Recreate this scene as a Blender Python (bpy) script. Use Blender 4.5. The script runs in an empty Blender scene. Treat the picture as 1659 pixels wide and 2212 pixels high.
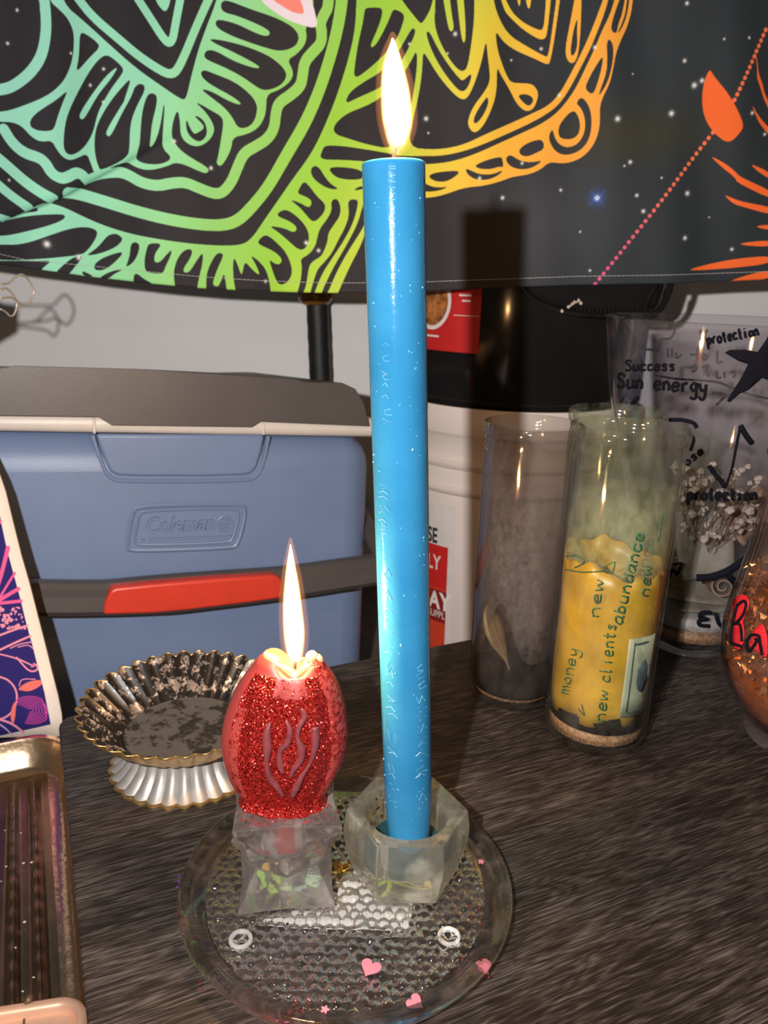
import bpy, bmesh, math, random
import numpy as np
from mathutils import Vector, Matrix
random.seed(7); RNG = np.random.default_rng(7)
SC = bpy.context.scene; COL = SC.collection
PI = math.pi

# ------------------------------------------------------------------ camera
FPX, CX, CY = 1662.0, 829.5, 1106.0
PITCH, ROLL, CAMZ = math.radians(17.0), math.radians(1.7), 0.28
_f = np.array([0, math.cos(PITCH), -math.sin(PITCH)]); _r0 = np.array([1., 0, 0]); _u0 = np.cross(_r0, _f)
CR = math.cos(ROLL)*_r0 + math.sin(ROLL)*_u0
CU = -math.sin(ROLL)*_r0 + math.cos(ROLL)*_u0
CO = np.array([0, 0, CAMZ])
cd = bpy.data.cameras.new('camera'); cam = bpy.data.objects.new('camera', cd); COL.objects.link(cam)
m = Matrix.Identity(4)
for i in range(3):
    m[i][0] = CR[i]; m[i][1] = CU[i]; m[i][2] = -_f[i]; m[i][3] = CO[i]
cam.matrix_world = m
cd.sensor_fit = 'VERTICAL'; cd.sensor_height = 36.0; cd.lens = FPX/2212*36.0
cd.clip_start = 0.01
cd.dof.use_dof = True; cd.dof.focus_distance = 0.33; cd.dof.aperture_fstop = 24
SC.camera = cam

# ------------------------------------------------------------------ world, phone flash, exposure
w = bpy.data.worlds.new('room'); SC.world = w; w.use_nodes = True
w.node_tree.nodes['Background'].inputs[0].default_value = (1.0, 0.86, 0.74, 1)
w.node_tree.nodes['Background'].inputs[1].default_value = 0.06
FLASH_POWER = 28.5
fl = bpy.data.lights.new('phone_flash', 'POINT'); fl.shadow_soft_size = 0.004; fl.energy = 1.0
fl.color = (1.0, 0.97, 0.95); fl.use_nodes = True
nt = fl.node_tree; em = nt.nodes['Emission']; lf = nt.nodes.new('ShaderNodeLightFalloff')
lf.inputs['Strength'].default_value = FLASH_POWER
nt.links.new(lf.outputs['Linear'], em.inputs['Strength'])
flo = bpy.data.objects.new('phone_flash', fl); COL.objects.link(flo)
flo.location = CO - 0.060*CR + 0.028*CU
SC.view_settings.view_transform = 'Standard'; SC.view_settings.look = 'None'
SC.view_settings.exposure = 0.0; SC.view_settings.gamma = 1.0; SC.view_settings.use_curve_mapping = False
SC.cycles.use_denoising = True
SC.cycles.transparent_max_bounces = 32; SC.cycles.max_bounces = 16; SC.cycles.transmission_bounces = 12
SC.cycles.sample_clamp_indirect = 4.0

# ------------------------------------------------------------------ measuring helpers (photograph pixel -> point on a plane of the room)
def ray(x, y):
    return (x-CX)/FPX*CR - (y-CY)/FPX*CU + _f
def onz(x, y, z=0.):
    d = ray(x, y); return CO + (z-CO[2])/d[2]*d
def ony(x, y, Y):
    d = ray(x, y); return CO + (Y-CO[1])/d[1]*d
def onp(x, y, P, n):
    d = ray(x, y); return CO + (np.dot(np.array(P)-CO, n)/np.dot(d, n))*d
def onrev(x, y, c, rfun, z0, z1, back=False):
    """first point where the line of sight meets a surface of revolution about the vertical through c"""
    d = ray(x, y); d = d/np.linalg.norm(d); best = None
    ts = np.linspace(0.15, 1.6, 3000); P = CO + ts[:, None]*d
    rr = np.hypot(P[:, 0]-c[0], P[:, 1]-c[1]); rf = np.array([rfun(z) if z0 <= z <= z1 else -1 for z in P[:, 2]])
    ins = rr < rf; k = np.flatnonzero(ins)
    if len(k) == 0:
        j = int(np.argmin(np.where(rf > 0, rr-rf, 9))); return P[j]
    return P[k[-1] if back else k[0]]

# ------------------------------------------------------------------ object helpers
def thing(name, label, cat, loc=(0, 0, 0), group=None):
    o = bpy.data.objects.new(name, None); COL.objects.link(o); o.location = loc; o.empty_display_size = 0.01
    o['label'] = label; o['category'] = cat
    if group: o['group'] = group
    return o
def tag(o, label, cat, group=None):
    o['label'] = label; o['category'] = cat
    if group: o['group'] = group
    return o
def wloc(o):
    v = Vector((0, 0, 0))
    while o: v += o.location; o = o.parent
    return v
def obj(name, verts, faces, mat, parent=None, smooth=True, angle=40, bevel=0, seg=3, kind=None, label=None, uv=None, loc=None):
    me = bpy.data.meshes.new(name)
    off = np.array(wloc(parent)) if parent else np.array(loc if loc is not None else (0, 0, 0), float)
    V = np.asarray(verts, float).reshape(-1, 3) - off
    me.from_pydata(V.tolist(), [], [list(f) for f in faces]); me.validate(); me.update()
    bm = bmesh.new(); bm.from_mesh(me); bmesh.ops.recalc_face_normals(bm, faces=bm.faces); bm.to_mesh(me); bm.free()
    if uv is not None:
        l = me.uv_layers.new(name='UVMap')
        for lp in me.loops: l.data[lp.index].uv = uv[lp.vertex_index]
    if smooth:
        me.polygons.foreach_set('use_smooth', [True]*len(me.polygons))
        if angle < 180: me.set_sharp_from_angle(angle=math.radians(angle))
    me.materials.append(mat)
    o = bpy.data.objects.new(name, me); COL.objects.link(o)
    if parent: o.parent = parent
    elif loc is not None: o.location = loc
    if bevel:
        b = o.modifiers.new('bevel', 'BEVEL'); b.width = bevel; b.segments = seg; b.limit_method = 'ANGLE'; b.angle_limit = math.radians(30)
        b.harden_normals = False
    if kind: o['kind'] = kind
    if label: o['label'] = label
    return o
def join(parts):
    V, F, n = [], [], 0
    for v, f in parts:
        V.extend(np.asarray(v, float).reshape(-1, 3).tolist()); F.extend([[i+n for i in q] for q in f]); n = len(V)
    return V, F
def loft(rings, cap0=True, cap1=True, closed=True):
    n = len(rings[0]); V = [p for r in rings for p in r]; F = []
    for k in range(len(rings)-1):
        for i in range(n if closed else n-1):
            j = (i+1) % n; F.append([k*n+i, k*n+j, (k+1)*n+j, (k+1)*n+i])
    if cap0: F.append(list(range(n))[::-1])
    if cap1: F.append([(len(rings)-1)*n+i for i in range(n)])
    return V, F
def ring(c, r, z, n, a0=0.0):
    return [(c[0]+r*math.cos(a0+2*PI*i/n), c[1]+r*math.sin(a0+2*PI*i/n), z) for i in range(n)]
def lathe(c, prof, n=64, z0=0.0, cap0=True, cap1=True):
    return loft([ring(c, max(r, 1e-5), z0+z, n) for r, z in prof], cap0, cap1)
def prism(front, vec):
    n = len(front); f = np.asarray(front, float); b = f + np.asarray(vec, float)
    F = [list(range(n)), list(range(n, 2*n))[::-1]] + [[i, (i+1) % n, n+(i+1) % n, n+i] for i in range(n)]
    return np.vstack([f, b]), F
def box(c, h):
    V = [(c[0]+sx*h[0], c[1]+sy*h[1], c[2]+sz*h[2]) for sx in (-1, 1) for sy in (-1, 1) for sz in (-1, 1)]
    return V, [[0, 1, 3, 2], [4, 6, 7, 5], [0, 4, 5, 1], [2, 3, 7, 6], [0, 2, 6, 4], [1, 5, 7, 3]]
def spl(P, per=6, closed=False):
    P = np.asarray(P, float); n = len(P); out = []
    rng = range(n if closed else n-1)
    for i in rng:
        p0 = P[(i-1) % n] if closed or i > 0 else P[0]; p1 = P[i]; p2 = P[(i+1) % n]
        p3 = P[(i+2) % n] if closed or i+2 < n else P[-1]
        for k in range(per):
            t = k/per
            out.append(0.5*((2*p1)+(-p0+p2)*t+(2*p0-5*p1+4*p2-p3)*t*t+(-p0+3*p1-3*p2+p3)*t**3))
    if not closed: out.append(P[-1])
    return np.array(out)
def tube(P, r, n=8, closed=False, flat=None):
    P = [np.asarray(p, float) for p in P]; rings = []; N = len(P)
    rad = r if hasattr(r, '__len__') else [r]*N
    up = np.array([0.13, 0.21, 0.97])
    for i in range(N):
        a = P[(i-1) % N] if closed or i > 0 else P[i]; b = P[(i+1) % N] if closed or i < N-1 else P[i]
        t = b-a; t = t/(np.linalg.norm(t)+1e-12)
        if i == 0:
            s = np.cross(t, up)
            if np.linalg.norm(s) < 1e-3: s = np.cross(t, (1, 0, 0))
        else:
            s = s - t*np.dot(s, t)
        s = s/np.linalg.norm(s); q = np.cross(s, t)
        rings.append([P[i]+rad[i]*(math.cos(2*PI*k/n)*s+math.sin(2*PI*k/n)*q) for k in range(n)])
    if closed: rings.append(rings[0])
    return loft(rings, not closed, not closed)

# ------------------------------------------------------------------ materials
def lin(c):
    c = np.asarray(c, float)/255.0
    return tuple(np.where(c <= 0.04045, c/12.92, ((c+0.055)/1.055)**2.4).tolist())
class NT:
    def __init__(s, name):
        s.m = bpy.data.materials.new(name); s.m.use_nodes = True; s.t = s.m.node_tree; s.t.nodes.clear()
        s.out = s.n('OutputMaterial')
    def n(s, typ, **kw):
        nd = s.t.nodes.new('ShaderNode'+typ)
        for k, v in kw.items(): setattr(nd, k, v)
        return nd
    def set(s, nd, **kw):
        for k, v in kw.items():
            i = nd.inputs[k.replace('_', ' ')]
            if hasattr(v, 'is_output') or isinstance(v, bpy.types.NodeSocket): s.t.links.new(v, i)
            elif isinstance(v, (tuple, list)) and len(v) == 3 and i.type == 'RGBA': i.default_value = (*v, 1)
            else: i.default_value = v
        return nd
    def link(s, a, b): s.t.links.new(a, b)
    def co(s, kind='Object', scale=(1, 1, 1), rot=(0, 0, 0)):
        t = s.n('TexCoord'); mp = s.n('Mapping'); s.link(t.outputs[kind], mp.inputs[0])
        mp.inputs['Scale'].default_value = scale; mp.inputs['Rotation'].default_value = rot
        return mp.outputs[0]
    def noise(s, vec, scale, detail=4, rough=0.55, dist=0):
        nd = s.n('TexNoise'); s.link(vec, nd.inputs['Vector'])
        s.set(nd, Scale=scale, Detail=detail, Roughness=rough, Distortion=dist); return nd.outputs['Fac']
    def ramp(s, fac, stops, interp='LINEAR'):
        nd = s.n('ValToRGB'); cr = nd.color_ramp; cr.interpolation = interp
        while len(cr.elements) > 1: cr.elements.remove(cr.elements[-1])
        cr.elements[0].position = stops[0][0]; cr.elements[0].color = (*stops[0][1], 1)
        for p, c in stops[1:]:
            e = cr.elements.new(p); e.color = (*c, 1)
        s.link(fac, nd.inputs[0]); return nd.outputs[0]
    def gray(s, fac, stops): return s.ramp(fac, [(p, (v, v, v)) for p, v in stops])
    def bump(s, h, strength=0.3, dist=0.001):
        nd = s.n('Bump'); s.link(h, nd.inputs['Height']); s.set(nd, Strength=strength, Distance=dist); return nd.outputs[0]
    def bsdf(s, **kw): return s.set(s.n('BsdfPrincipled'), **kw)
    def mix(s, fac, a, b):
        nd = s.n('MixShader')
        if isinstance(fac, (int, float)): nd.inputs[0].default_value = fac
        else: s.link(fac, nd.inputs[0])
        s.link(a.outputs[0], nd.inputs[1]); s.link(b.outputs[0], nd.inputs[2]); return nd
    def mixc(s, fac, a, b):
        nd = s.n('Mix', data_type='RGBA')
        s.link(fac, nd.inputs[0]) if not isinstance(fac, (int, float)) else setattr(nd.inputs[0], 'default_value', fac)
        for k, v in ((6, a), (7, b)):
            if isinstance(v, (tuple, list)): nd.inputs[k].default_value = (*v, 1)
            else: s.link(v, nd.inputs[k])
        return nd.outputs[2]
    def math(s, op, a, b=None):
        nd = s.n('Math', operation=op)
        for k, v in ((0, a), (1, b)):
            if v is None: continue
            if isinstance(v, (int, float)): nd.inputs[k].default_value = v
            else: s.link(v, nd.inputs[k])
        return nd.outputs[0]
    def done(s, sh): s.link(sh.outputs[0], s.out.inputs[0]); return s.m
def plain(name, col, rough=0.5, metal=0.0, var=0.12, scale=60, bump=0.0, bscale=300, spec=0.5, **kw):
    t = NT(name); v = t.co()
    n = t.noise(v, scale)
    c = t.ramp(n, [(0.3, tuple(x*(1-var) for x in col)), (0.7, tuple(min(1, x*(1+var)) for x in col))])
    b = t.bsdf(Base_Color=c, Roughness=rough, Metallic=metal, **{'Specular_IOR_Level': spec}, **kw)
    if bump: t.link(t.bump(t.noise(v, bscale, 3), bump), b.inputs['Normal'])
    return t.done(b)
def clear(name, tint=(0.96, 0.97, 0.95), haze=0.04, hazecol=(0.5, 0.48, 0.46), hscale=40, hrange=(0.45, 0.8), rough=0.04, edge=1.45, streak=(1, 1, 1)):
    """thin clear glass: see-through with an edge-on reflection and a film of dirt"""
    t = NT(name); v = t.co(scale=streak)
    lw = t.n('LayerWeight'); lw.inputs['Blend'].default_value = 0.5      # longer way through the wall where it is seen edge-on
    dk = tuple(x**5*0.62 for x in tint)
    tr = t.set(t.n('BsdfTransparent'), Color=t.ramp(lw.outputs['Facing'], [(0.0, tint), (0.55, tuple(x**1.6 for x in tint)), (0.82, tuple(x**3*0.85 for x in tint)), (1.0, dk)]))
    gl = t.set(t.n('BsdfGlossy'), Roughness=rough, Color=(1, 1, 1))
    fr = t.n('Fresnel'); geo = t.n('NewGeometry')                      # same edge reflection on the inner and outer side of the thin wall
    io = t.math('ADD', t.math('MULTIPLY', geo.outputs['Backfacing'], 1/edge-edge), edge); t.link(io, fr.inputs['IOR'])
    s1 = t.mix(t.math('MULTIPLY', fr.outputs[0], 0.85), tr, gl)
    df = t.set(t.n('BsdfDiffuse'), Color=hazecol)
    nz = t.noise(v, hscale, 6, 0.65)
    fac = t.gray(nz, [(hrange[0], 0.0), (hrange[1], 1.0)])
    s2 = t.mix(t.math('MULTIPLY', fac, haze), s1, df)
    return t.done(s2)
def solidglass(name, tint, through=0.35, rough=0.02, ior=1.45, dirt=0.0, dirtcol=(0.5, 0.4, 0.2), veil=0.06, dscale=110, veilcol=(0.8, 0.78, 0.74)):
    t = NT(name); v = t.co()
    g = t.set(t.n('BsdfGlass'), Color=tint, Roughness=rough, IOR=ior)
    bp = t.bump(t.noise(v, 120, 3), 0.03, 0.0006); t.link(bp, g.inputs['Normal'])
    tr = t.set(t.n('BsdfTransparent'), Color=tint)
    s = t.mix(through, g, tr)
    s = t.mix(veil, s, t.set(t.n('BsdfTranslucent'), Color=veilcol))
    s = t.mix(veil, s, t.set(t.n('BsdfDiffuse'), Color=veilcol))
    if dirt:
        d = t.bsdf(Base_Color=dirtcol, Roughness=0.6)
        s = t.mix(t.math('MULTIPLY', t.gray(t.noise(v, dscale, 5, 0.6), [(0.50, 0), (0.66, 1)]), dirt), s, d)
    return t.done(s)

M = {}
M['wall'] = plain('wall_paint', (0.80, 0.765, 0.75), 0.7, var=0.03, scale=5, bump=0.12, bscale=180, spec=0.2)
M['floor'] = plain('floor_boards', (0.10, 0.075, 0.06), 0.5, var=0.3, scale=12)
def wood():
    t = NT('dark_wood_laminate'); ang = -math.radians(25)
    tc = t.n('TexCoord')
    vr = t.n('VectorRotate'); vr.rotation_type = 'Z_AXIS'; t.link(tc.outputs['Object'], vr.inputs['Vector']); vr.inputs['Angle'].default_value = ang
    def sc(x, y):
        m_ = t.n('Mapping'); t.link(vr.outputs[0], m_.inputs[0]); m_.inputs['Scale'].default_value = (x, y, 1); return m_.outputs[0]
    n1 = t.noise(sc(55, 1050), 1.0, 6, 0.62, 0.6)          # fine pores and raised grain
    n2 = t.noise(sc(5, 40), 1.0, 2, 0.5, 1.6)              # cathedral figure
    n3 = t.noise(sc(10, 26), 1.0, 3, 0.6, 0.8)
    rg_ = t.math('FRACT', t.math('MULTIPLY', n2, 11.0)); rg_ = t.math('ABSOLUTE', t.math('SUBTRACT', rg_, 0.5))
    f = t.math('ADD', t.math('MULTIPLY', n1, 0.80), t.math('MULTIPLY', rg_, 0.16))
    f = t.math('ADD', f, t.math('MULTIPLY', t.math('SUBTRACT', n3, 0.5), 0.30)); f = t.math('ADD', f, 0.06)
    c = t.ramp(f, [(0.40, (0.011, 0.008, 0.0066)), (0.475, (0.024, 0.018, 0.015)), (0.53, (0.042, 0.033, 0.028)), (0.62, (0.086, 0.069, 0.060)), (0.74, (0.15, 0.124, 0.110))])
    b = t.bsdf(Base_Color=c, Roughness=0.42, Specular_IOR_Level=0.35)
    t.link(t.bump(f, 0.5, 0.0008), b.inputs['Normal'])
    return t.done(b)
M['wood'] = wood()
M['edge'] = plain('table_edge_band', (0.06, 0.045, 0.038), 0.4)
M['cooler_blue'] = plain('blue_cooler_plastic', (0.150, 0.205, 0.335), 0.42, var=0.05, scale=14, bump=0.22, bscale=850)
M['lid_gray'] = plain('charcoal_plastic', (0.078, 0.067, 0.063), 0.42, var=0.08, scale=20, bump=0.12, bscale=850)
M['cream'] = plain('cream_plastic', (0.62, 0.555, 0.49), 0.45, var=0.03)
M['red_plastic'] = plain('red_grip_plastic', (0.60, 0.045, 0.024), 0.38, var=0.06)
M['black_plastic'] = plain('black_gloss_plastic', (0.010, 0.009, 0.009), 0.13, var=0.1, scale=6)
M['black_cloth'] = plain('black_nylon', (0.009, 0.008, 0.008), 0.85, bump=0.4, bscale=700, spec=0.08)
M['black_tape'] = plain('black_tape', (0.010, 0.009, 0.009), 0.55, bump=0.4, bscale=250)
M['amber'] = plain('amber_varnish', (0.20, 0.085, 0.015), 0.3, var=0.3)
M['bucket_white'] = plain('white_bucket_plastic', (0.66, 0.58, 0.53), 0.38, var=0.03, scale=8)
M['label_white'] = plain('label_paper', (0.60, 0.56, 0.53), 0.55, var=0.05)
M['label_red'] = plain('label_red', (0.50, 0.018, 0.016), 0.45, var=0.05)
M['label_darkred'] = plain('label_dark_red', (0.22, 0.012, 0.010), 0.45, var=0.05)
M['label_orange'] = plain('label_orange_red', (0.55, 0.05, 0.02), 0.45, var=0.06)
M['print_white'] = plain('white_print', (0.72, 0.66, 0.64), 0.5, var=0.02)
M['print_black'] = plain('black_print', (0.02, 0.02, 0.02), 0.5, var=0.02)
M['food'] = plain('printed_noodles', (0.36, 0.13, 0.035), 0.5, var=0.75, scale=120)
M['wire'] = plain('nickel_wire', (0.74, 0.60, 0.50), 0.28, 0.45, var=0.05)
M['ink'] = plain('black_marker_ink', (0.006, 0.006, 0.010), 0.85, var=0.2, spec=0.08)
M['ink_faint'] = plain('faded_marker_ink', (0.06, 0.055, 0.065), 0.9, var=0.3, spec=0.05)
M['ink_red'] = plain('red_paint_marker', (0.62, 0.02, 0.03), 0.7, var=0.1, spec=0.15)
M['ink_green'] = plain('green_glitter_ink', (0.015, 0.10, 0.05), 0.3, var=0.8, scale=900)
M['thread'] = plain('white_thread', (0.75, 0.72, 0.68), 0.7)
M['wick'] = plain('charred_wick', (0.02, 0.015, 0.015), 0.8)
M['paper'] = plain('white_paper', (0.78, 0.75, 0.70), 0.7, var=0.06)
M['pink'] = plain('pink_confetti', (0.62, 0.20, 0.26), 0.35, var=0.08)
M['gold'] = plain('gold_leaf', (0.85, 0.50, 0.12), 0.22, 1.0, var=0.3, scale=400)
M['blossom'] = plain('dried_blossom', (0.52, 0.44, 0.36), 0.8, var=0.25, scale=200)
M['stem'] = plain('dried_stem', (0.22, 0.14, 0.07), 0.8)
M['leaf'] = plain('dried_bay_leaf', (0.17, 0.125, 0.055), 0.5, var=0.35, scale=90)
M['bill'] = plain('folded_bill_paper', (0.26, 0.235, 0.165), 0.7, var=0.25, scale=110)
M['bark'] = plain('curled_bark', (0.33, 0.21, 0.13), 0.7, var=0.3, scale=80)
M['sand'] = plain('bronze_sand', (0.30, 0.17, 0.085), 0.5, var=0.5, scale=500, bump=0.8, bscale=600)
M['soot'] = plain('black_soot', (0.010, 0.008, 0.006), 0.8, var=0.5, scale=300, bump=0.7, bscale=500, spec=0.08)
M['wax_yellow'] = plain('yellow_wax', (0.44, 0.265, 0.022), 0.4, var=0.25, scale=45, bump=0.3, bscale=60)
M['moss'] = plain('green_wax_edge', (0.16, 0.22, 0.02), 0.5, var=0.4)
M['blue_wax'] = None

# ------------------------------------------------------------------ flat print painter (pixels made here, used as the dye of a cloth)
def chaikin(P, it=2, closed=True):
    P = np.asarray(P, float)
    for _ in range(it):
        if closed:
            Q = np.roll(P, -1, 0); P = np.stack([0.75*P+0.25*Q, 0.25*P+0.75*Q], 1).reshape(-1, 2)
        else:
            Q = np.stack([0.75*P[:-1]+0.25*P[1:], 0.25*P[:-1]+0.75*P[1:]], 1).reshape(-1, 2); P = np.vstack([P[:1], Q, P[-1:]])
    return P
class Painter:
    def __init__(s, W, H, ss=2):
        s.W, s.H, s.ss = W, H, ss; s.a = np.zeros((H*ss, W*ss, 3), np.float32)
    def mask(s, P):
        P = np.asarray(P, float)*s.ss; h, w_ = s.a.shape[:2]
        y0 = max(0, int(P[:, 1].min())); y1 = min(h, int(P[:, 1].max())+2)
        Q = np.roll(P, -1, 0); out = []
        for y in range(y0, y1):
            yc = y+0.5; c = ((P[:, 1] <= yc) != (Q[:, 1] <= yc))
            if not c.any(): continue
            a, b = P[c], Q[c]; xs = np.sort(a[:, 0]+(yc-a[:, 1])/(b[:, 1]-a[:, 1])*(b[:, 0]-a[:, 0]))
            for k in range(0, len(xs)-1, 2):
                i, j = max(0, int(round(xs[k]))), min(w_, int(round(xs[k+1])))
                if j > i: out.append((y, i, j))
        return out
    def fill(s, P, col):
        fld = getattr(col, 'shape', None) is not None and getattr(col, 'ndim', 1) == 3
        for y, i, j in s.mask(P): s.a[y, i:j] = col[y, i:j] if fld else col
    def stroke(s, P, wd, col):
        P = np.asarray(P, float); n = len(P); L, R = [], []
        for i in range(n):
            t = P[min(n-1, i+1)]-P[max(0, i-1)]; t = t/(np.linalg.norm(t)+1e-9); nn = np.array([-t[1], t[0]])*wd/2
            L.append(P[i]+nn); R.append(P[i]-nn)
        for i in range(n-1): s.fill([L[i], L[i+1], R[i+1], R[i]], col)
        for p in P: s.disc(p, wd/2, col)
    def disc(s, p, r, col):
        s.fill([(p[0]+r*math.cos(a), p[1]+r*math.sin(a)) for a in np.linspace(0, 2*PI, 15)[:-1]], col)
    def glow(s, p, r, col, k=1.0):
        x, y = p[0]*s.ss, p[1]*s.ss; R = r*s.ss; h, w_ = s.a.shape[:2]
        x0, x1, y0, y1 = max(0, int(x-3*R)), min(w_, int(x+3*R)+1), max(0, int(y-3*R)), min(h, int(y+3*R)+1)
        if x1 <= x0 or y1 <= y0: return
        yy, xx = np.mgrid[y0:y1, x0:x1]; g = k*np.exp(-((xx-x)**2+(yy-y)**2)/(R*R*0.8)); g = np.clip(g, 0, 1)[..., None]
        s.a[y0:y1, x0:x1] = s.a[y0:y1, x0:x1]*(1-g)+np.array(col)*g
    def image(s, name):
        q = s.a.reshape(s.H, s.ss, s.W, s.ss, 3).mean((1, 3)); q = np.clip(q/255.0, 0, 1)
        px = np.ones((s.H, s.W, 4), np.float32); px[..., :3] = q[::-1]
        im = bpy.data.images.new(name, s.W, s.H); im.pixels.foreach_set(px.ravel()); im.update(); return im
def printed(name, img, rough=0.75, weave=1500, bump=0.25, sheen=0.0):
    t = NT(name); tc = t.n('TexCoord'); ti = t.n('TexImage'); ti.image = img; ti.extension = 'EXTEND'
    t.link(tc.outputs['UV'], ti.inputs[0])
    b = t.bsdf(Base_Color=ti.outputs[0], Roughness=rough, Specular_IOR_Level=0.25)
    v = t.co(); wv = t.n('TexWave'); t.link(v, wv.inputs['Vector']); t.set(wv, Scale=weave, Distortion=1.0)
    t.link(t.bump(wv.outputs['Fac'], bump, 0.0003), b.inputs['Normal'])
    return t.done(b)

# ================================================================== the setting
FLOOR_Z = -0.26; WALL_Y = 1.36
wv, wf = box((0, WALL_Y+0.03, 0.5), (1.6, 0.03, 0.80)); o = obj('wall_back', wv, wf, M['wall'], smooth=False); o['kind'] = 'structure'
wv, wf = box((0, 0.55, FLOOR_Z-0.02), (1.6, 1.2, 0.02)); o = obj('floor', wv, wf, M['floor'], smooth=False); o['kind'] = 'structure'

# ================================================================== table
C0 = onz(125, 1550); D_BACK = onz(1020, 1380)-C0; D_BACK /= np.linalg.norm(D_BACK)
D_LEFT = np.array([D_BACK[1], -D_BACK[0], 0.0])                      # towards the camera along the left edge
TT = 0.028
table = thing('side_table', 'low table with dark wood grain top that everything in front stands on', 'table', (0.12, 0.33, FLOOR_Z))
c_r = 0.012
corner = [C0 + D_LEFT*c_r*(1-math.sin(a)) + D_BACK*c_r*(1-math.cos(a)) for a in np.linspace(0, PI/2, 6)]
far = C0 + D_BACK*0.82; nearR = far + D_LEFT*0.47; nearL = C0 + D_LEFT*0.47
v, f = prism([*corner, far, nearR, nearL], (0, 0, -TT)); obj('tabletop', v, f, M['wood'], table, bevel=0.0012, seg=2, angle=30)
for a, b in ((0.05, 0.05), (0.77, 0.05), (0.05, 0.42), (0.77, 0.42)):
    p = C0 + D_BACK*a + D_LEFT*b; v, f = box((p[0], p[1], (FLOOR_Z-TT)/2), (0.018, 0.018, (-TT-FLOOR_Z)/2)); obj('leg', v, f, M['edge'], table)
PAN_Z = -0.060
q0 = C0 + D_LEFT*(-0.02); q1 = C0 + D_LEFT*0.40; wl = -D_BACK*0.26; inn = -D_BACK*0.004
v, f = prism([q0+inn+(0, 0, PAN_Z-0.0005), q1+inn+(0, 0, PAN_Z-0.0005), q1+wl+(0, 0, PAN_Z-0.0005), q0+wl+(0, 0, PAN_Z-0.0005)], (0, 0, -0.013))
shelf = thing('low_shelf', 'low dark shelf left of the table, under the foil pan', 'shelf', (float((q0+q1)[0]/2-0.12), float((q0+q1)[1]/2), FLOOR_Z))
obj('board', v, f, M['edge'], shelf)
for a, b in ((0.03, 0.02), (0.24, 0.02), (0.03, 0.38), (0.24, 0.38)):
    p = C0 - D_BACK*a + D_LEFT*b; v, f = box((p[0], p[1], (FLOOR_Z+PAN_Z-0.0135)/2), (0.012, 0.012, (PAN_Z-0.0135-FLOOR_Z)/2)); obj('leg', v, f, M['edge'], shelf)

# ================================================================== tapestry
class Plane:
    def __init__(s, P0, ux, uy): s.P, s.ux, s.uy = np.array(P0, float), np.array(ux, float), np.array(uy, float); s.n = np.cross(s.ux, s.uy)
    def ab(s, x, y):
        d = onp(x, y, s.P, s.n)-s.P; return float(d@s.ux), float(d@s.uy)
    def pt(s, a, b, d=0.0): return s.P+a*s.ux+b*s.uy+d*s.n
YT = 0.80
TP = Plane((-0.50, YT, 0.22), (1, 0, 0), (0, 0, 1)); TW, TH, TS = 1.0, 0.40, 2000
pt_ = Painter(int(TW*TS), int(TH*TS))
def t2i(x, y):
    a, b = TP.ab(x, y); return (a*TS, (TH-b)*TS)
h_, w__ = pt_.a.shape[:2]
gy, gx = np.mgrid[0:h_, 0:w__].astype(np.float32); A_ = gx/(TS*2)-0.5; B_ = 0.22+TH-gy/(TS*2)
dv = np.stack([A_-CO[0], np.full_like(A_, YT)-CO[1], B_-CO[2]], -1).astype(np.float32); zc = dv@_f.astype(np.float32)
PXX = CX+FPX*(dv@CR.astype(np.float32))/zc; PXY = CY-FPX*(dv@CU.astype(np.float32))/zc
del dv, zc, A_, B_
tt = PXX+0.4*(PXY-200)
ks = [-50, 0, 300, 450, 600, 750, 900, 1000, 1150, 1350]
cs = np.array([(152, 222, 200), (152, 222, 200), (152, 226, 188), (152, 222, 155), (152, 212, 105), (160, 212, 68), (192, 214, 72), (232, 208, 66), (250, 184, 62), (252, 162, 66)], float)
GRAD = np.stack([np.interp(tt, ks, cs[:, k]) for k in range(3)], -1).astype(np.float32)
bgk = [0, 700, 1000, 1300, 1700]; bgc = np.array([(44, 42, 46), (46, 42, 43), (48, 46, 48), (48, 53, 57), (44, 49, 52)], float)
BG = np.stack([np.interp(PXX, bgk, bgc[:, k]) for k in range(3)], -1).astype(np.float32)
cl = np.exp(-(((PXX-1360)/150)**2+((PXY-290)/60)**2))[..., None]; BG += cl*np.array([10, 4, -12], np.float32)
cl = np.exp(-(((PXX-1180)/120)**2+((PXY-470)/130)**2))[..., None]; BG += cl*np.array([16, 15, 16], np.float32)
pt_.a[:] = BG; del gx, gy, tt, PXX, PXY
OFF = {'A': 0, 'B': 1200, 'C': 2580, 'D': 3318}
def tf(fr, P, closed=True):
    P = chaikin([(x+OFF[fr], y) for x, y in P], 2, closed)
    return [t2i(x/3.0, y/3.0) for x, y in P]
def F(fr, P, col=None): pt_.fill(tf(fr, P), GRAD if col is None else np.array(col, np.float32))
def D(fr, P): pt_.fill(tf(fr, P), BG)
def S(fr, P, wd): pt_.stroke(tf(fr, P, False), wd/3.0/1662*0.80*TS*1.03, GRAD)
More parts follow.
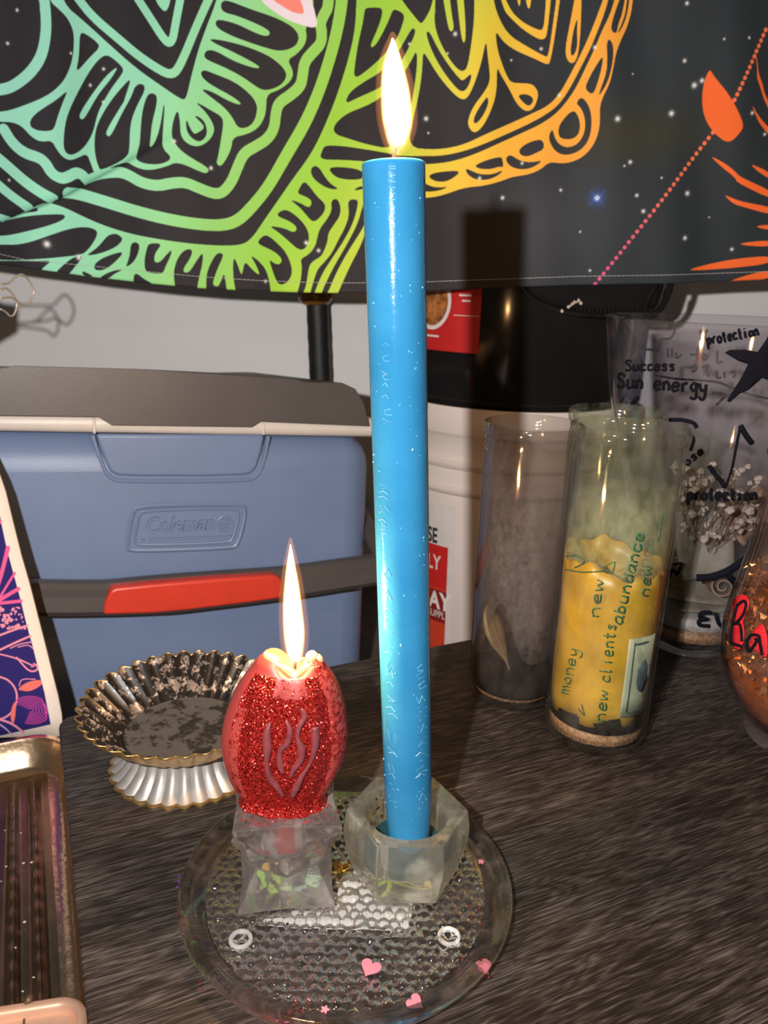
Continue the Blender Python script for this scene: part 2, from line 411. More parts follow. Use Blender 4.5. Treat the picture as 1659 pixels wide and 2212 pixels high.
# coloured ground of both flowers
F('A', [(-360,1400),(0,1450),(60,1410),(180,1360),(250,1320),(310,1310),(420,1340),(560,1410),(700,1470),(850,1515),(1000,1545),(1200,1575),(1400,1590),(1560,1588),(1630,1540),(1700,1440),(1800,1300),(1900,1150),(2000,1010),(2070,880),(2150,700),(2200,570),(2260,380),(2300,200),(2310,0),(2310,-200),(4130,-200),(4110,0),(4100,70),(4070,170),(4020,270),(3990,350),(3975,430),(3950,540),(3910,620),(3885,690),(3888,800),(3870,890),(3830,970),(3760,1030),(3660,1058),(3565,1045),(3510,1095),(3430,1130),(3320,1145),(3260,1170),(3140,1205),(3010,1215),(2910,1250),(2830,1275),(2750,1285),(2600,1300),(2500,1320),(2375,1490),(2340,1590),(2260,1740),(2190,1900),(2150,1980),(-360,1980)])
for P in ([(0,1455),(100,1430),(250,1400),(390,1390),(430,1395),(430,1415),(390,1440),(280,1480),(150,1515),(60,1530),(0,1530),(-330,1490)],
          [(60,1412),(250,1340),(292,1375),(180,1387),(80,1408)],
          [(0,1585),(120,1590),(220,1570),(320,1530),(430,1490),(520,1473),(590,1475),(635,1495),(635,1525),(610,1570),(570,1620),(530,1650),(400,1665),(250,1680),(0,1690),(-330,1630)],
          [(-330,1692),(170,1690),(220,1695),(280,1690),(330,1690),(300,1720),(270,1745),(200,1900),(-330,1900)],
          [(460,1668),(545,1655),(490,1720),(420,1800),(330,1790)],
          [(720,1520),(760,1515),(795,1540),(795,1560),(760,1595),(700,1625),(620,1650),(560,1655),(600,1630),(650,1590),(690,1540)],
          [(790,1632),(790,1650),(740,1700),(690,1740),(640,1755),(610,1745),(610,1715),(650,1680),(720,1650)],
          [(525,1755),(560,1768),(610,1795),(540,1790)], [(640,1798),(720,1755),(800,1745),(740,1770),(700,1805),(660,1810)],
          [(870,1570),(900,1575),(910,1600),(895,1650),(865,1700),(810,1735),(830,1690),(845,1640),(850,1590)],
          [(970,1578),(1045,1578),(1040,1600),(1010,1640),(1000,1690),(1020,1705),(1050,1690),(1080,1650),(1115,1615),(1100,1670),(1075,1720),(1060,1765),(1030,1775),(960,1765),(940,1745),(940,1680),(955,1620)],
          [(1190,1620),(1225,1612),(1240,1630),(1220,1680),(1180,1740),(1185,1768),(1215,1765),(1240,1730),(1270,1680),(1308,1630),(1300,1720),(1280,1790),(1255,1930),(1140,1930),(1120,1790),(1130,1720),(1155,1660)],
          [(860,1785),(885,1770),(930,1808),(1000,1845),(1000,1930),(860,1930)],
          [(1400,1640),(1430,1640),(1440,1655),(1400,1740),(1370,1820),(1370,1850),(1400,1860),(1420,1830),(1440,1775),(1447,1790),(1465,1930),(1325,1930),(1325,1800),(1340,1740),(1370,1680)]): D('A', P)
for P in ([(305,1660),(330,1710),(350,1775),(362,1775),(378,1690),(420,1740),(465,1780),(478,1775),(450,1710),(415,1650),(470,1690),(515,1740),(540,1810),(555,1930),(325,1930),(300,1790)],
          [(460,1570),(510,1520),(550,1535),(600,1580),(650,1630),(690,1720),(690,1790),(650,1840),(605,1845),(580,1800),(560,1740),(540,1680),(580,1710),(610,1715),(630,1690),(610,1655),(560,1620),(500,1595)],
          [(600,1380),(650,1355),(710,1390),(770,1450),(800,1510),(800,1570),(770,1618),(730,1615),(680,1570),(600,1500),(540,1463),(640,1478),(700,1508),(725,1490),(715,1460),(670,1430),(600,1402)],
          [(728,1240),(765,1170),(800,1200),(850,1270),(898,1310),(908,1350),(885,1395),(830,1442),(790,1400),(740,1340),(675,1292),(740,1312),(800,1347),(818,1320),(812,1290),(770,1268),(735,1255)],
          [(812,1085),(842,1068),(872,1090),(900,1140),(940,1190),(1000,1228),(930,1222),(860,1182),(815,1135)],
          [(925,1083),(1020,1083),(1120,1100),(1160,1125),(1152,1162),(1080,1168),(1000,1157),(955,1130)],
          [(1088,1237),(1130,1210),(1165,1214),(1150,1230)],
          [(960,1290),(988,1290),(1008,1340),(1003,1400),(960,1460),(925,1510),(922,1560),(900,1620),(880,1660),(820,1695),(800,1730),(790,1800),(780,1860),(750,1930),(715,1930),(750,1820),(757,1720),(745,1680),(800,1650),(840,1600),(855,1540),(870,1480),(920,1420),(950,1360),(945,1310)],
          [(1053,1298),(1112,1292),(1122,1320),(1095,1430),(1040,1540),(960,1660),(880,1780),(825,1930),(800,1930),(840,1790),(860,1740),(900,1700),(950,1640),(990,1560),(1040,1470),(1065,1390)],
          [(1190,1400),(1140,1500),(1060,1620),(980,1760),(910,1930),(865,1930),(955,1740),(1040,1600),(1120,1450),(1150,1340),(1180,1260)]): D('B', P)
D('A', [(2068,1028),(2085,970),(2105,938),(2200,945),(2350,970),(2450,985),(2530,1000),(2580,1015),(2710,1015),(2860,1010),(3010,980),(3140,935),(3280,870),(3430,800),(3540,740),(3620,680),(3680,600),(3730,510),(3780,410),(3830,310),(3870,210),(3910,110),(3945,0),(3990,-200),(4030,-200),(3985,0),(3950,100),(3900,200),(3860,300),(3800,430),(3740,560),(3680,650),(3610,730),(3510,800),(3380,860),(3230,930),(3080,1000),(2930,1045),(2780,1065),(2680,1068),(2580,1065),(2370,1050),(2200,1035)])
# first flower: lines and inner petals
S('A', [(-330,760),(-60,990),(60,1090),(150,1170),(250,1245),(335,1292)], 62); S('A', [(-330,940),(-40,1180),(80,1280),(180,1350)], 55); S('A', [(-330,1330),(-40,1400),(45,1425)], 40)
S('A', [(425,1248),(520,1258),(700,1312),(900,1375),(1100,1425),(1300,1455),(1440,1460),(1540,1430),(1640,1330),(1745,1200),(1855,1000),(1970,800),(2060,600),(2130,400),(2185,200),(2218,0),(2222,-200)], 66)
S('A', [(18,835),(70,920),(150,990),(250,1020),(290,1060),(320,1120),(380,1155),(430,1140),(480,1115),(520,1125),(565,1170)], 60)
S('A', [(590,1160),(680,1130),(790,1120),(850,1140),(930,1190),(1030,1210),(1120,1185),(1200,1180),(1280,1215),(1380,1255),(1440,1250),(1500,1180),(1540,1080),(1580,990),(1650,950),(1730,900),(1775,830),(1785,720),(1805,660),(1880,610),(1945,550),(1958,480),(1970,390),(2030,325),(2080,275),(2085,200),(2072,150),(2098,90),(2130,40),(2130,-200)], 60)
F('A', [(290,-200),(380,-200),(392,10),(560,150),(700,280),(880,440),(1050,560),(1180,648),(1207,637),(1240,500),(1290,330),(1340,200),(1420,0),(1440,-200),(2030,-200),(2030,60),(2030,120),(1975,170),(1988,230),(1970,290),(1920,345),(1860,382),(1892,440),(1897,490),(1860,540),(1800,580),(1725,607),(1722,700),(1712,760),(1670,830),(1600,870),(1510,892),(1502,960),(1470,1030),(1430,1082),(1400,1060),(1415,1010),(1435,900),(1452,800),(1440,760),(1390,730),(1255,652),(1330,720),(1385,800),(1393,860),(1350,920),(1280,952),(1210,932),(1168,880),(1165,780),(1150,705),(1118,800),(1113,880),(1140,940),(1200,1000),(1355,1088),(1345,1118),(1315,1122),(1150,1045),(1080,1085),(980,1112),(900,1095),(830,1048),(660,1110),(640,1140),(608,1120),(590,1060),(565,995),(500,1022),(440,1037),(390,1012),(350,960),(322,905),(250,917),(190,880),(140,820),(80,790),(0,785),(-340,800),(-340,740),(0,725),(120,690),(280,620),(380,540),(430,470),(465,380),(477,270),(470,190),(430,110),(370,50),(310,0)])
for P in ([(518,220),(545,212),(645,285),(645,318),(590,372),(488,475),(510,380),(515,300)],
          [(432,576),(400,640),(360,740),(340,815),(318,843),(230,843),(182,812),(193,758),(260,698),(350,640)],
          [(658,375),(700,358),(750,393),(802,445),(793,480),(730,570),(680,660),(640,740),(612,860),(562,940),(500,988),(440,1003),(403,972),(398,900),(413,780),(448,690),(520,570),(590,460)],
          [(852,505),(825,600),(800,680),(880,562),(910,543),(943,558),(938,600),(890,690),(850,800),(845,950),(832,1025),(660,1108),(638,1080),(618,980),(623,860),(658,770),(730,650),(800,560)],
          [(958,620),(990,605),(1022,623),(1018,690),(990,800),(980,900),(975,962),(1000,950),(1030,870),(1050,780),(1065,670),(1070,700),(1060,820),(1055,920),(1070,980),(1108,1012),(1102,1042),(1050,1067),(980,1072),(908,1052),(892,1010),(913,930),(918,840),(928,720)],
          [(1208,770),(1225,820),(1250,862),(1270,867),(1322,835),(1320,810),(1252,745),(1300,762),(1332,800),(1343,850),(1332,890),(1295,918),(1250,902),(1213,860),(1203,810)]): D('A', P)
F('A', [(768,435),(740,450),(690,500),(600,620),(518,730),(512,765),(540,778),(572,740),(650,610),(722,520)])
F('A', [(855,555),(880,562),(850,640),(800,730),(745,850),(720,890),(696,882),(698,850),(760,740),(820,640)])
for P in ([(238,60),(243,25),(275,10),(400,48),(560,98),(680,158),(722,200),(735,240),(717,287),(660,317),(590,322),(520,302),(400,267),(300,237),(222,197),(203,165),(215,140),(260,143),(350,163),(450,208),(520,230),(548,215),(540,190),(480,155),(350,107),(258,92)],
          [(160,262),(250,272),(400,300),(520,345),(600,400),(648,455),(652,495),(622,542),(560,572),(500,580),(450,552),(380,502),(280,452),(160,402),(128,376),(138,343),(165,333),(212,343),(300,393),(400,428),(475,440),(478,423),(400,380),(280,327),(200,292)],
          [(103,480),(125,457),(200,488),(330,538),(420,608),(462,670),(462,730),(442,790),(400,827),(343,832),(308,760),(258,700),(180,640),(98,575),(180,600),(280,658),(358,684),(362,665),(290,617),(200,572),(128,522)]): D('B', P)
S('A', [(490,-30),(600,110),(760,245),(900,365),(1050,465),(1110,485),(1150,460),(1200,360),(1270,200),(1365,0),(1420,-120)], 46)
S('A', [(840,-90),(900,5),(990,140),(1060,250),(1100,287),(1125,255),(1140,170),(1195,-100)], 44)
F('A', [(990,-100),(1005,-10),(1030,40),(1070,85),(1098,60),(1115,-20),(1125,-100)])
S('A', [(270,-100),(290,100),(285,230),(255,360),(190,460),(110,530),(40,570),(-60,585),(-340,600)], 58)
F('B', [(400,-140),(490,0),(560,60),(640,115),(740,155),(862,182),(842,80),(815,-20),(800,-140)], (238, 222, 230))
F('B', [(500,-140),(570,0),(620,30),(690,75),(768,90),(765,50),(740,-20),(720,-140)], (246, 138, 122))
# second flower: dark cells
for P in ([(1163,60),(1175,45),(1260,38),(1280,60),(1265,130),(1230,220),(1198,295),(1212,308),(1240,282),(1290,190),(1330,100),(1345,58),(1370,58),(1412,85),(1420,115),(1400,180),(1370,250),(1300,340),(1200,440),(1092,525),(1103,400),(1128,250),(1153,140)],
          [(1250,-200),(1390,-30),(1440,50),(1510,140),(1530,160),(1560,120),(1600,40),(1640,-200)],
          [(1043,650),(1070,600),(1150,540),(1280,460),(1380,340),(1450,215),(1478,180),(1495,210),(1440,330),(1360,460),(1280,560),(1180,610),(1090,652),(1050,670)],
          [(957,832),(985,788),(1050,738),(1180,690),(1290,620),(1400,500),(1470,390),(1492,338),(1503,360),(1500,450),(1480,600),(1450,760),(1400,880),(1330,953),(1290,962),(1150,932),(1050,897),(978,872)]): D('B', P)
for P in ([(160,335),(190,380),(250,480),(330,580),(390,640),(430,652),(460,622),(500,530),(540,400),(567,265),(575,360),(590,470),(590,540),(550,610),(480,700),(447,790),(462,842),(498,868),(550,822),(600,722),(637,610),(640,430),(660,480),(720,570),(770,670),(832,722),(882,702),(908,640),(914,590),(882,543),(840,533),(740,533),(710,500),(660,380),(637,290),(630,200),(680,270),(760,320),(880,370),(975,418),(992,390),(1020,230),(1075,-200),(1180,-200),(1120,130),(1088,300),(1093,370),(1125,408),(1158,392),(1180,300),(1190,100),(1195,-200),(1400,-200),(1280,130),(1210,300),(1130,460),(1060,590),(980,680),(850,740),(700,810),(550,880),(420,940),(250,970),(60,962),(100,760),(130,640),(155,480)],
          [(178,210),(205,213),(250,310),(320,420),(390,510),(415,532),(450,502),(472,485),(467,530),(437,592),(400,598),(340,532),(268,430),(207,310)],
          [(240,-200),(285,-30),(300,60),(325,200),(345,215),(362,190),(345,100),(310,-200),(360,-200),(390,130),(412,285),(434,285),(434,150),(405,-200),(490,-200),(490,120),(470,300),(447,440),(420,472),(380,452),(320,372),(258,250),(233,150),(240,60)],
          [(590,-200),(620,-200),(680,60),(740,120),(830,200),(955,272),(977,160),(1005,-200),(1050,-200),(1002,180),(977,355),(960,363),(830,288),(720,222),(658,130),(618,20)],
          [(620,-200),(720,50),(800,130),(900,185),(942,193),(952,100),(970,-200),(880,-200),(862,40),(845,58),(828,-10),(815,-200),(795,-200),(797,42),(778,22),(740,-200)],
          [(578,632),(582,680),(550,750),(510,802),(488,802),(488,770),(518,710),(560,650)],
          [(780,612),(830,603),(872,620),(882,650),(855,683),(830,672),(798,640)],
          [(1167,105),(1162,200),(1167,290),(1145,353),(1122,352),(1128,270),(1143,180)],
          [(1160,665),(1185,627),(1212,638),(1247,700),(1258,800),(1243,900),(1190,972),(1100,1003),(1030,983),(988,920),(983,870),(1007,828),(1020,890),(1060,940),(1120,952),(1180,922),(1217,850),(1217,760),(1190,690)],
          [(1140,700),(1177,750),(1187,820),(1172,872),(1130,898),(1058,892),(1043,850),(1058,790)],
          [(782,972),(830,928),(922,897),(948,920),(948,962),(900,988),(840,1013),(798,1003)],
          [(702,1018),(730,1000),(790,1040),(860,1052),(945,1035),(880,1082),(810,1098),(738,1083),(703,1047)],
          [(490,1077),(560,1043),(662,1015),(677,1030),(683,1085),(660,1077),(600,1097),(538,1097)],
          [(435,1090),(470,1105),(530,1132),(610,1132),(690,1098),(640,1143),(570,1168),(500,1163),(452,1132)],
          [(190,1140),(260,1113),(412,1102),(360,1152),(300,1178),(233,1173)],
          [(150,1175),(200,1205),(260,1217),(330,1208),(260,1237),(150,1247)],
          [(1365,248),(1393,290),(1393,370),(1372,480),(1342,560),(1296,630),(1310,580),(1350,470),(1355,350),(1350,290)],
          [(1327,358),(1322,420),(1297,520),(1270,603),(1245,603),(1217,570),(1228,530),(1268,450)],
          [(1500,-200),(1450,-30),(1410,70),(1383,160),(1383,200),(1415,220),(1430,150),(1462,70),(1510,-200)],
          [(1530,-200),(1490,0),(1480,80),(1450,160),(1418,220),(1452,182),(1492,90),(1520,-100)]): D('C', P)
OR = np.array((250, 108, 46), np.float32)
for P in ([(1275,452),(1300,500),(1380,600),(1440,700),(1494,815),(1470,862),(1420,917),(1380,924),(1320,877),(1268,810),(1238,740),(1226,650),(1233,560),(1253,490)],
          [(1278,1002),(1380,1060),(1440,1110),(1475,1150),(1700,1240),(1700,1295),(1460,1190),(1440,1150),(1360,1085)], [(1530,1055),(1700,1125),(1700,1170),(1590,1112)],
          [(1370,1257),(1430,1285),(1500,1310),(1700,1342),(1700,1395),(1500,1342),(1435,1322)], [(1562,1466),(1700,1452),(1700,1495)],
          [(1425,1582),(1700,1550),(1700,1603)], [(1110,1757),(1300,1708),(1480,1673),(1700,1655),(1700,1708),(1400,1742)], [(1400,1834),(1530,1785),(1700,1745),(1700,1805),(1540,1828)],
          [(1558,300),(1587,380),(1597,480),(1627,540),(1642,610),(1700,700),(1700,760),(1630,632),(1608,560),(1583,510),(1586,420)], [(1543,672),(1600,760),(1700,850),(1700,900),(1610,812),(1568,740)]):
    pt_.fill(tf('D', P), OR)
dots = [(1650+(1428-1650)*k/13, 190+(655-190)*k/13) for k in range(14)] + [(1300+(545-1300)*k/29, 860+(1840-860)*k/29) for k in range(30)]
for x, y in dots:
    k = min(1, max(0, (y-1100)/600)); pt_.disc(t2i((x+3318)/3, y/3), 4.0, (250-25*k, 120-30*k, 75+60*k))
for fr, L in (('D', [(1125,28,8),(1360,262,5),(1527,250,6),(1112,397,8),(1225,525,10),(1176,555,12),(1028,737,12),(678,773,12),(758,1053,9),(960,1155,5),(800,1268,8),(1133,1253,11),(842,1370,9),(320,1228,7),(1118,1542,10),(1437,1613,8),(1285,1405,4),(1548,735,8),(1640,868,7),(783,477,4),(720,1078,5),(447,1500,5),(510,1752,6)]), ('C', [(367,227,9),(930,310,7),(1275,305,8),(1050,610,8),(180,770,10),(195,862,5),(72,285,6),(318,350,5),(735,385,5),(527,1155,8),(805,1055,7),(677,1280,9)]),
              ('A', [(100,57,7),(37,273,7),(453,340,6),(676,450,7),(590,555,7),(675,665,6),(310,1582,16),(508,1668,13),(1365,1087,9),(1130,915,8),(52,1165,6)]), ('B', [(783,1572,10),(862,1622,9),(515,1822,8)])):
    for x, y, r in L: pt_.glow(t2i((x+OFF[fr])/3, y/3), r*0.45, (235, 232, 228), 1.1)
bs = t2i((551+3318)/3, 1282/3)
pt_.glow(bs, 15, (58, 92, 190), 0.8); pt_.glow(bs, 4.5, (240, 246, 255), 1.6)
for k in range(4):
    a = PI/4+k*PI/2; pt_.stroke([bs, (bs[0]+20*math.cos(a), bs[1]+20*math.sin(a))], 0.7, np.array((80, 110, 180), np.float32))
TIMG = pt_.image('tapestry_print'); del pt_, GRAD, BG
M['tapestry'] = printed('printed_tapestry_cloth', TIMG, 0.7, 900, 0.12)

HEM = [(-160,548),(0,572),(90,583),(187,597),(300,610),(430,623),(553,629),(700,633),(850,633),(1000,626),(1106,621),(1240,616),(1440,613),(1659,604),(1900,594)]
hemab = np.array([TP.ab(*p) for p in HEM]); NXT, NZT = 340, 130
tv, tuv = [], []
def cloth_y(px, py):
    y = 0.003*math.sin(px*0.011+py*0.004)+0.0022*math.sin(px*0.023-py*0.007+1.0)+0.0012*math.sin(px*0.045+2)
    if px < 420:                                                   # the big fold lower left
        ln = 483-0.0*px-0.36*px-0.0004*px*px; d = py-ln; k = max(0, 1-max(0, px)/400)
        s_ = min(1, max(0, (d+7)/14)); s_ = s_*s_*(3-2*s_); y += -0.020*k*s_*math.exp(-max(0, d)/70)
        y += 0.006*k*math.exp(-abs(d+25)/30)
    return y
def proj(P):
    q_ = np.asarray(P, float)-CO; z = q_@_f; return CX+FPX*(q_@CR)/z, CY-FPX*(q_@CU)/z
for j in range(NZT+1):
    for i in range(NXT+1):
        a = TW*i/NXT; hb = np.interp(a, hemab[:, 0], hemab[:, 1]); t_ = j/NZT; b = hb+(TH-hb)*t_**1.05
        P = TP.pt(a, b); px, py = proj(P); P[1] += cloth_y(px, py)+0.004*(1-min(1, t_*5))
        tv.append(P); tuv.append((a/TW, b/TH))
tfc = [[j*(NXT+1)+i, j*(NXT+1)+i+1, (j+1)*(NXT+1)+i+1, (j+1)*(NXT+1)+i] for j in range(NZT) for i in range(NXT)]
tap = obj('tapestry', tv, tfc, M['tapestry'], uv=tuv, angle=180)
sm = tap.modifiers.new('cloth_thickness', 'SOLIDIFY'); sm.thickness = 0.0009; sm.offset = 1
tag(tap, 'dark starry cloth tapestry printed with mint to orange flower outlines, hanging at the back', 'tapestry')
sv = []
for k in range(170):
    x = -20+k*10.0
    yy = np.interp(x, [-20, 60, 187, 430, 553, 700, 850, 1106, 1240, 1440, 1700], [545, 562, 574, 598, 606, 611, 611, 602, 597, 594, 585])
    p = []
    for xx in (x+0.5, x+9.0):
        q_ = TP.pt(*TP.ab(xx, yy)); q_[1] += cloth_y(xx, yy)+0.0022; p.append(q_-np.array([0, 0.0024, 0]))
    sv.append(tube(p, 0.00020, 4))
obj('hem_stitching', *join(sv), M['thread'], tap, kind='stuff', label='pale running stitch along the hem')

# ================================================================== fabric panel at left
P0c = ony(132, 1590, 0.50); Ptop = ony(-60, 640, 0.60)
uyc = np.array([0, Ptop[1]-P0c[1], Ptop[2]-P0c[2]]); uyc /= np.linalg.norm(uyc)
CP = Plane(P0c+np.array([-0.20, 0, 0])-uyc*0.03, (1, 0, 0), uyc)
CS = 2600; CW_, CH_ = 0.24, 0.44
pc = Painter(int(CW_*CS), int(CH_*CS)); pc.a[:] = np.array((240, 222, 206), np.float32)
def c2i(zx, zy):
    a, b = CP.ab(zx/3.075, 980+zy/3.075); return (a*CS, (CH_-b)*CS)
cf = lambda P, col: pc.fill([c2i(*p) for p in chaikin(P, 2)], np.array(col, np.float32))
zs = 1/3.075/1662*0.54*CS
cst = lambda P, wd, col: pc.stroke([c2i(*p) for p in chaikin(P, 2, False)], wd*zs, np.array(col, np.float32))
NAVY, PK, LP, CO_ = (46, 36, 108), (238, 98, 152), (246, 152, 168), (250, 120, 110)
pc.fill([c2i(*p) for p in [(-900,1990),(-200,1915),(0,1885),(140,1850),(335,1800),(300,1580),(270,1450),(230,1270),(190,1120),(150,950),(110,800),(60,620),(0,350),(-40,150),(-110,-200),(-150,-700),(-160,-1300),(-900,-1300)]], np.array(NAVY, np.float32))
cst([(-60,560),(0,470),(18,440)], 18, PK); cst([(-10,900),(40,740),(68,615)], 30, PK); cst([(10,950),(70,850),(115,780)], 18, PK); cst([(-20,980),(60,930),(138,885)], 28, PK); cst([(-20,985),(70,975),(155,965)], 24, PK)
cst([(-40,1215),(0,1200),(100,1160),(195,1128)], 16, LP); cst([(-40,1315),(0,1300),(100,1250),(215,1198)], 16, LP); cst([(80,1282),(150,1250),(225,1238)], 9, LP); cst([(130,1275),(200,1255),(230,1280)], 8, LP)
cst([(-10,1322),(80,1340),(150,1362),(235,1402)], 12, LP); cst([(120,1345),(200,1440),(255,1432),(262,1400),(235,1385)], 13, LP); pc.disc(c2i(220, 1405), 8*zs, np.array(PK))
cf([(115,1565),(180,1510),(285,1488),(288,1530),(200,1578),(150,1572)], CO_)
cst([(-30,1475),(0,1480),(60,1500),(108,1560),(115,1640),(80,1720),(25,1765),(-30,1780)], 15, LP); cst([(130,1540),(145,1490),(240,1490)], 8, LP)
for r in range(18, 150, 19):
    pts = [(205+r*math.cos(a)*1.0, 1705+r*0.72*math.sin(a)) for a in np.linspace(-2.6, 1.9, 22)]
    pts = [p for p in pts if p[0] < 268+(p[1]-1450)*0.19 and p[1] < 1850 and p[0] > 95]
    if len(pts) > 2: cst(pts, 9, (205, 70, 150))
cf([(60,1730),(95,1640),(105,1680),(90,1790),(70,1810)], CO_)
cst([(-30,1770),(70,1800),(150,1862)], 18, LP); cst([(-30,1800),(20,1830),(70,1880)], 12, (200, 180, 220))
rr_ = random.Random(3)
for k in range(70):
    x, y = rr_.uniform(-60, 190), rr_.uniform(1005, 1150)
    if x < 150+(y-950)*0.235-12: pc.disc(c2i(x, y), rr_.choice((6, 8, 11, 15))*zs, np.array(LP))
for k in range(9): cst([(-400+k*40, 900-k*90), (-250+k*20, 600-k*80), (-160, 200-k*110)], 16, PK)
M['panel'] = printed('printed_canvas_cloth', pc.image('panel_print'), 0.85, 1500, 0.5); del pc
redge = [(133,1590),(131.7,1543),(125,1500),(113.8,1451),(100.8,1393),(83,1321),(66.7,1256),(48.8,1195),(32.5,1133),(13,1058),(0,1025),(-20,985),(-62,900),(-112,800),(-138,700),(-146,600)]
V, UV, Fc = [], [], []; nrow = 16
for k, (x, y) in enumerate(redge):
    a1, b1 = CP.ab(x, y)
    for i in range(nrow+1):
        s_ = i/nrow; a = 0.0+(a1-0.0)*s_; b = b1-0.03*(1-s_)*(1-k/len(redge))*0.6
        V.append(CP.pt(a, b, 0.0)+np.array([0, 0.004*math.sin(3*s_+k*0.3), 0])); UV.append((a/CW_, b/CH_))
for k in range(len(redge)-1):
    for i in range(nrow): Fc.append([k*(nrow+1)+i, k*(nrow+1)+i+1, (k+1)*(nrow+1)+i+1, (k+1)*(nrow+1)+i])
pan_cloth = obj('fabric_panel', V, Fc, M['panel'], uv=UV, angle=180)
sm = pan_cloth.modifiers.new('cloth_thickness', 'SOLIDIFY'); sm.thickness = 0.003; sm.offset = 1
tag(pan_cloth, 'navy and pink printed fabric panel with pale border, leaning beside the cooler', 'fabric panel')

# ================================================================== cooler
Uh = np.array([0.9074, 0.4202, 0.0]); KP = Plane(ony(389, 940, 0.70), Uh, (0, 0, 1)); BACK = np.array([-0.4202, 0.9074, 0.0]); FR = -BACK
def kp(x, y, d=0.0):                                                 # point on the cooler's front plane, d metres proud of it
    return onp(x, y, KP.P+FR*d, FR)
sc_, _ = KP.ab(389, 940); sr_, _ = KP.ab(818, 940); sl_ = 2*sc_-sr_
cool = thing('cooler', 'large blue cooler with charcoal lid and red grip on its front handle', 'cooler', (float((KP.P+BACK*0.18)[0]), float((KP.P+BACK*0.18)[1]), FLOOR_Z))
def at_s(s_, y_like, d=0.0):                                         # same height line continued to the cooler's (hidden) left end
    a0, b0 = KP.ab(*y_like[0]); a1, b1 = KP.ab(*y_like[1]); b = b0+(b1-b0)*(s_-a0)/(a1-a0); return KP.pt(s_, b)+FR*d
btop = [(0, 933), (794, 943)]
fb = [at_s(sl_, btop), at_s(sr_, btop), KP.pt(sr_-0.006, FLOOR_Z-KP.P[2]), KP.pt(sl_+0.006, FLOOR_Z-KP.P[2])]
v, f = prism(fb, BACK*0.36); obj('body', v, f, M['cooler_blue'], cool, bevel=0.035, seg=5, angle=60)
ctop = [(0, 893), (794, 903)]
v, f = prism([at_s(sl_+0.004, ctop, 0.003), at_s(sr_-0.002, ctop, 0.003), at_s(sr_-0.002, [(0, 933), (794, 945)], 0.003), at_s(sl_+0.004, [(0, 933), (794, 945)], 0.003)], BACK*0.36)
obj('collar', v, f, M['cream'], cool, bevel=0.02, seg=4, angle=60)
for x0, y0, x1, y1 in ((200, 905, 207, 937), (566, 915, 572, 940)):
    v, f = prism([kp(x0, y0, 0.0045), kp(x1, y0, 0.0045), kp(x1+1, y1, 0.0045), kp(x0+1, y1, 0.0045)], BACK*0.006); obj('collar_step', v, f, M['cream'], cool, bevel=0.001)
L_ = 0.012
lid = [at_s(sl_, [(0, 795), (35, 790)], L_)+np.array([0, 0, -0.02]), kp(-150, 795, L_), kp(0, 795, L_), kp(34, 790, L_), kp(300, 797, L_), kp(640, 819, L_), kp(655, 825, L_), kp(740, 827, L_), kp(768, 840, L_), kp(786, 870, L_), kp(799, 921, L_),
       kp(563, 911, L_), kp(543, 923, L_), kp(241, 919, L_), kp(212, 901, L_), kp(0, 898, L_), at_s(sl_, [(0, 898), (210, 901)], L_)]
v, f = prism(lid, BACK*0.385)
lz = min(p[2] for p in lid); nl = len(lid)
for i in range(nl): v[nl+i, 2] = lz+0.004+(lid[i][2]-lz)*0.12
obj('lid', v, f, M['lid_gray'], cool, bevel=0.010, seg=4, angle=50)
# latch recess panel: raised lip around a sunk field
rec = [(207, 938), (214, 962), (228, 1000), (238, 1018), (252, 1028), (300, 1030), (450, 1030), (530, 1027), (545, 1022), (556, 1008), (566, 975), (572, 940)]
v, f = prism([kp(x, y, 0.0035) for x, y in rec], BACK*0.006); obj('latch_panel', v, f, M['cooler_blue'], cool, bevel=0.0028, seg=3, angle=60)
obj('panel_lip', *tube([kp(x, y, 0.0002) for x, y in spl([(200, 940), (208, 966), (222, 1004), (234, 1026), (254, 1037), (300, 1039), (450, 1039), (532, 1036), (552, 1029), (564, 1012), (574, 975), (580, 942)], 4)], 0.0020, 8), M['cooler_blue'], cool)
# embossed name plate
def plate(pts, d, w_): 
    P = [kp(x, y, d) for x, y in chaikin(pts, 3)]; return tube(P, w_, 6, True)
outer = [(300, 1092), (520, 1088), (530, 1098), (524, 1140), (512, 1176), (500, 1183), (285, 1190), (274, 1182), (278, 1150), (286, 1106)]
inner = [(312, 1102), (505, 1098), (517, 1105), (510, 1140), (502, 1165), (492, 1172), (300, 1178), (289, 1170), (295, 1140), (300, 1112)]
np_ = obj('name_plate', *plate(outer, 0.0004, 0.0026), M['cooler_blue'], cool)
obj('plate_border', *plate(inner, 0.0008, 0.0017), M['cooler_blue'], np_)
def text_mesh(body, size, shear=0.0, ext=0.0, font_bold=0.0):
    cu = bpy.data.curves.new('t', 'FONT'); cu.body = body; cu.size = size; cu.shear = shear; cu.extrude = ext; cu.offset = font_bold; cu.resolution_u = 4
    o_ = bpy.data.objects.new('t', cu); COL.objects.link(o_); dg = bpy.context.evaluated_depsgraph_get()
    me = bpy.data.meshes.new_from_object(o_.evaluated_get(dg)); V_ = np.array([v_.co[:] for v_ in me.vertices]).reshape(-1, 3); F_ = [list(p.vertices) for p in me.polygons]
    bpy.data.objects.remove(o_); bpy.data.curves.remove(cu); bpy.data.meshes.remove(me); return V_, F_
V_, F_ = text_mesh('Coleman', 1.0, 0.25, 0.0, 0.012)
V_[:, 0] -= V_[:, 0].min(); wtx = V_[:, 0].max(); V3 = []
a0, b0 = KP.ab(316, 1150); a1, b1 = KP.ab(463, 1142); wd = a1-a0; kx = wd/wtx; ky = kx*1.22
tx_, fx_ = [], []
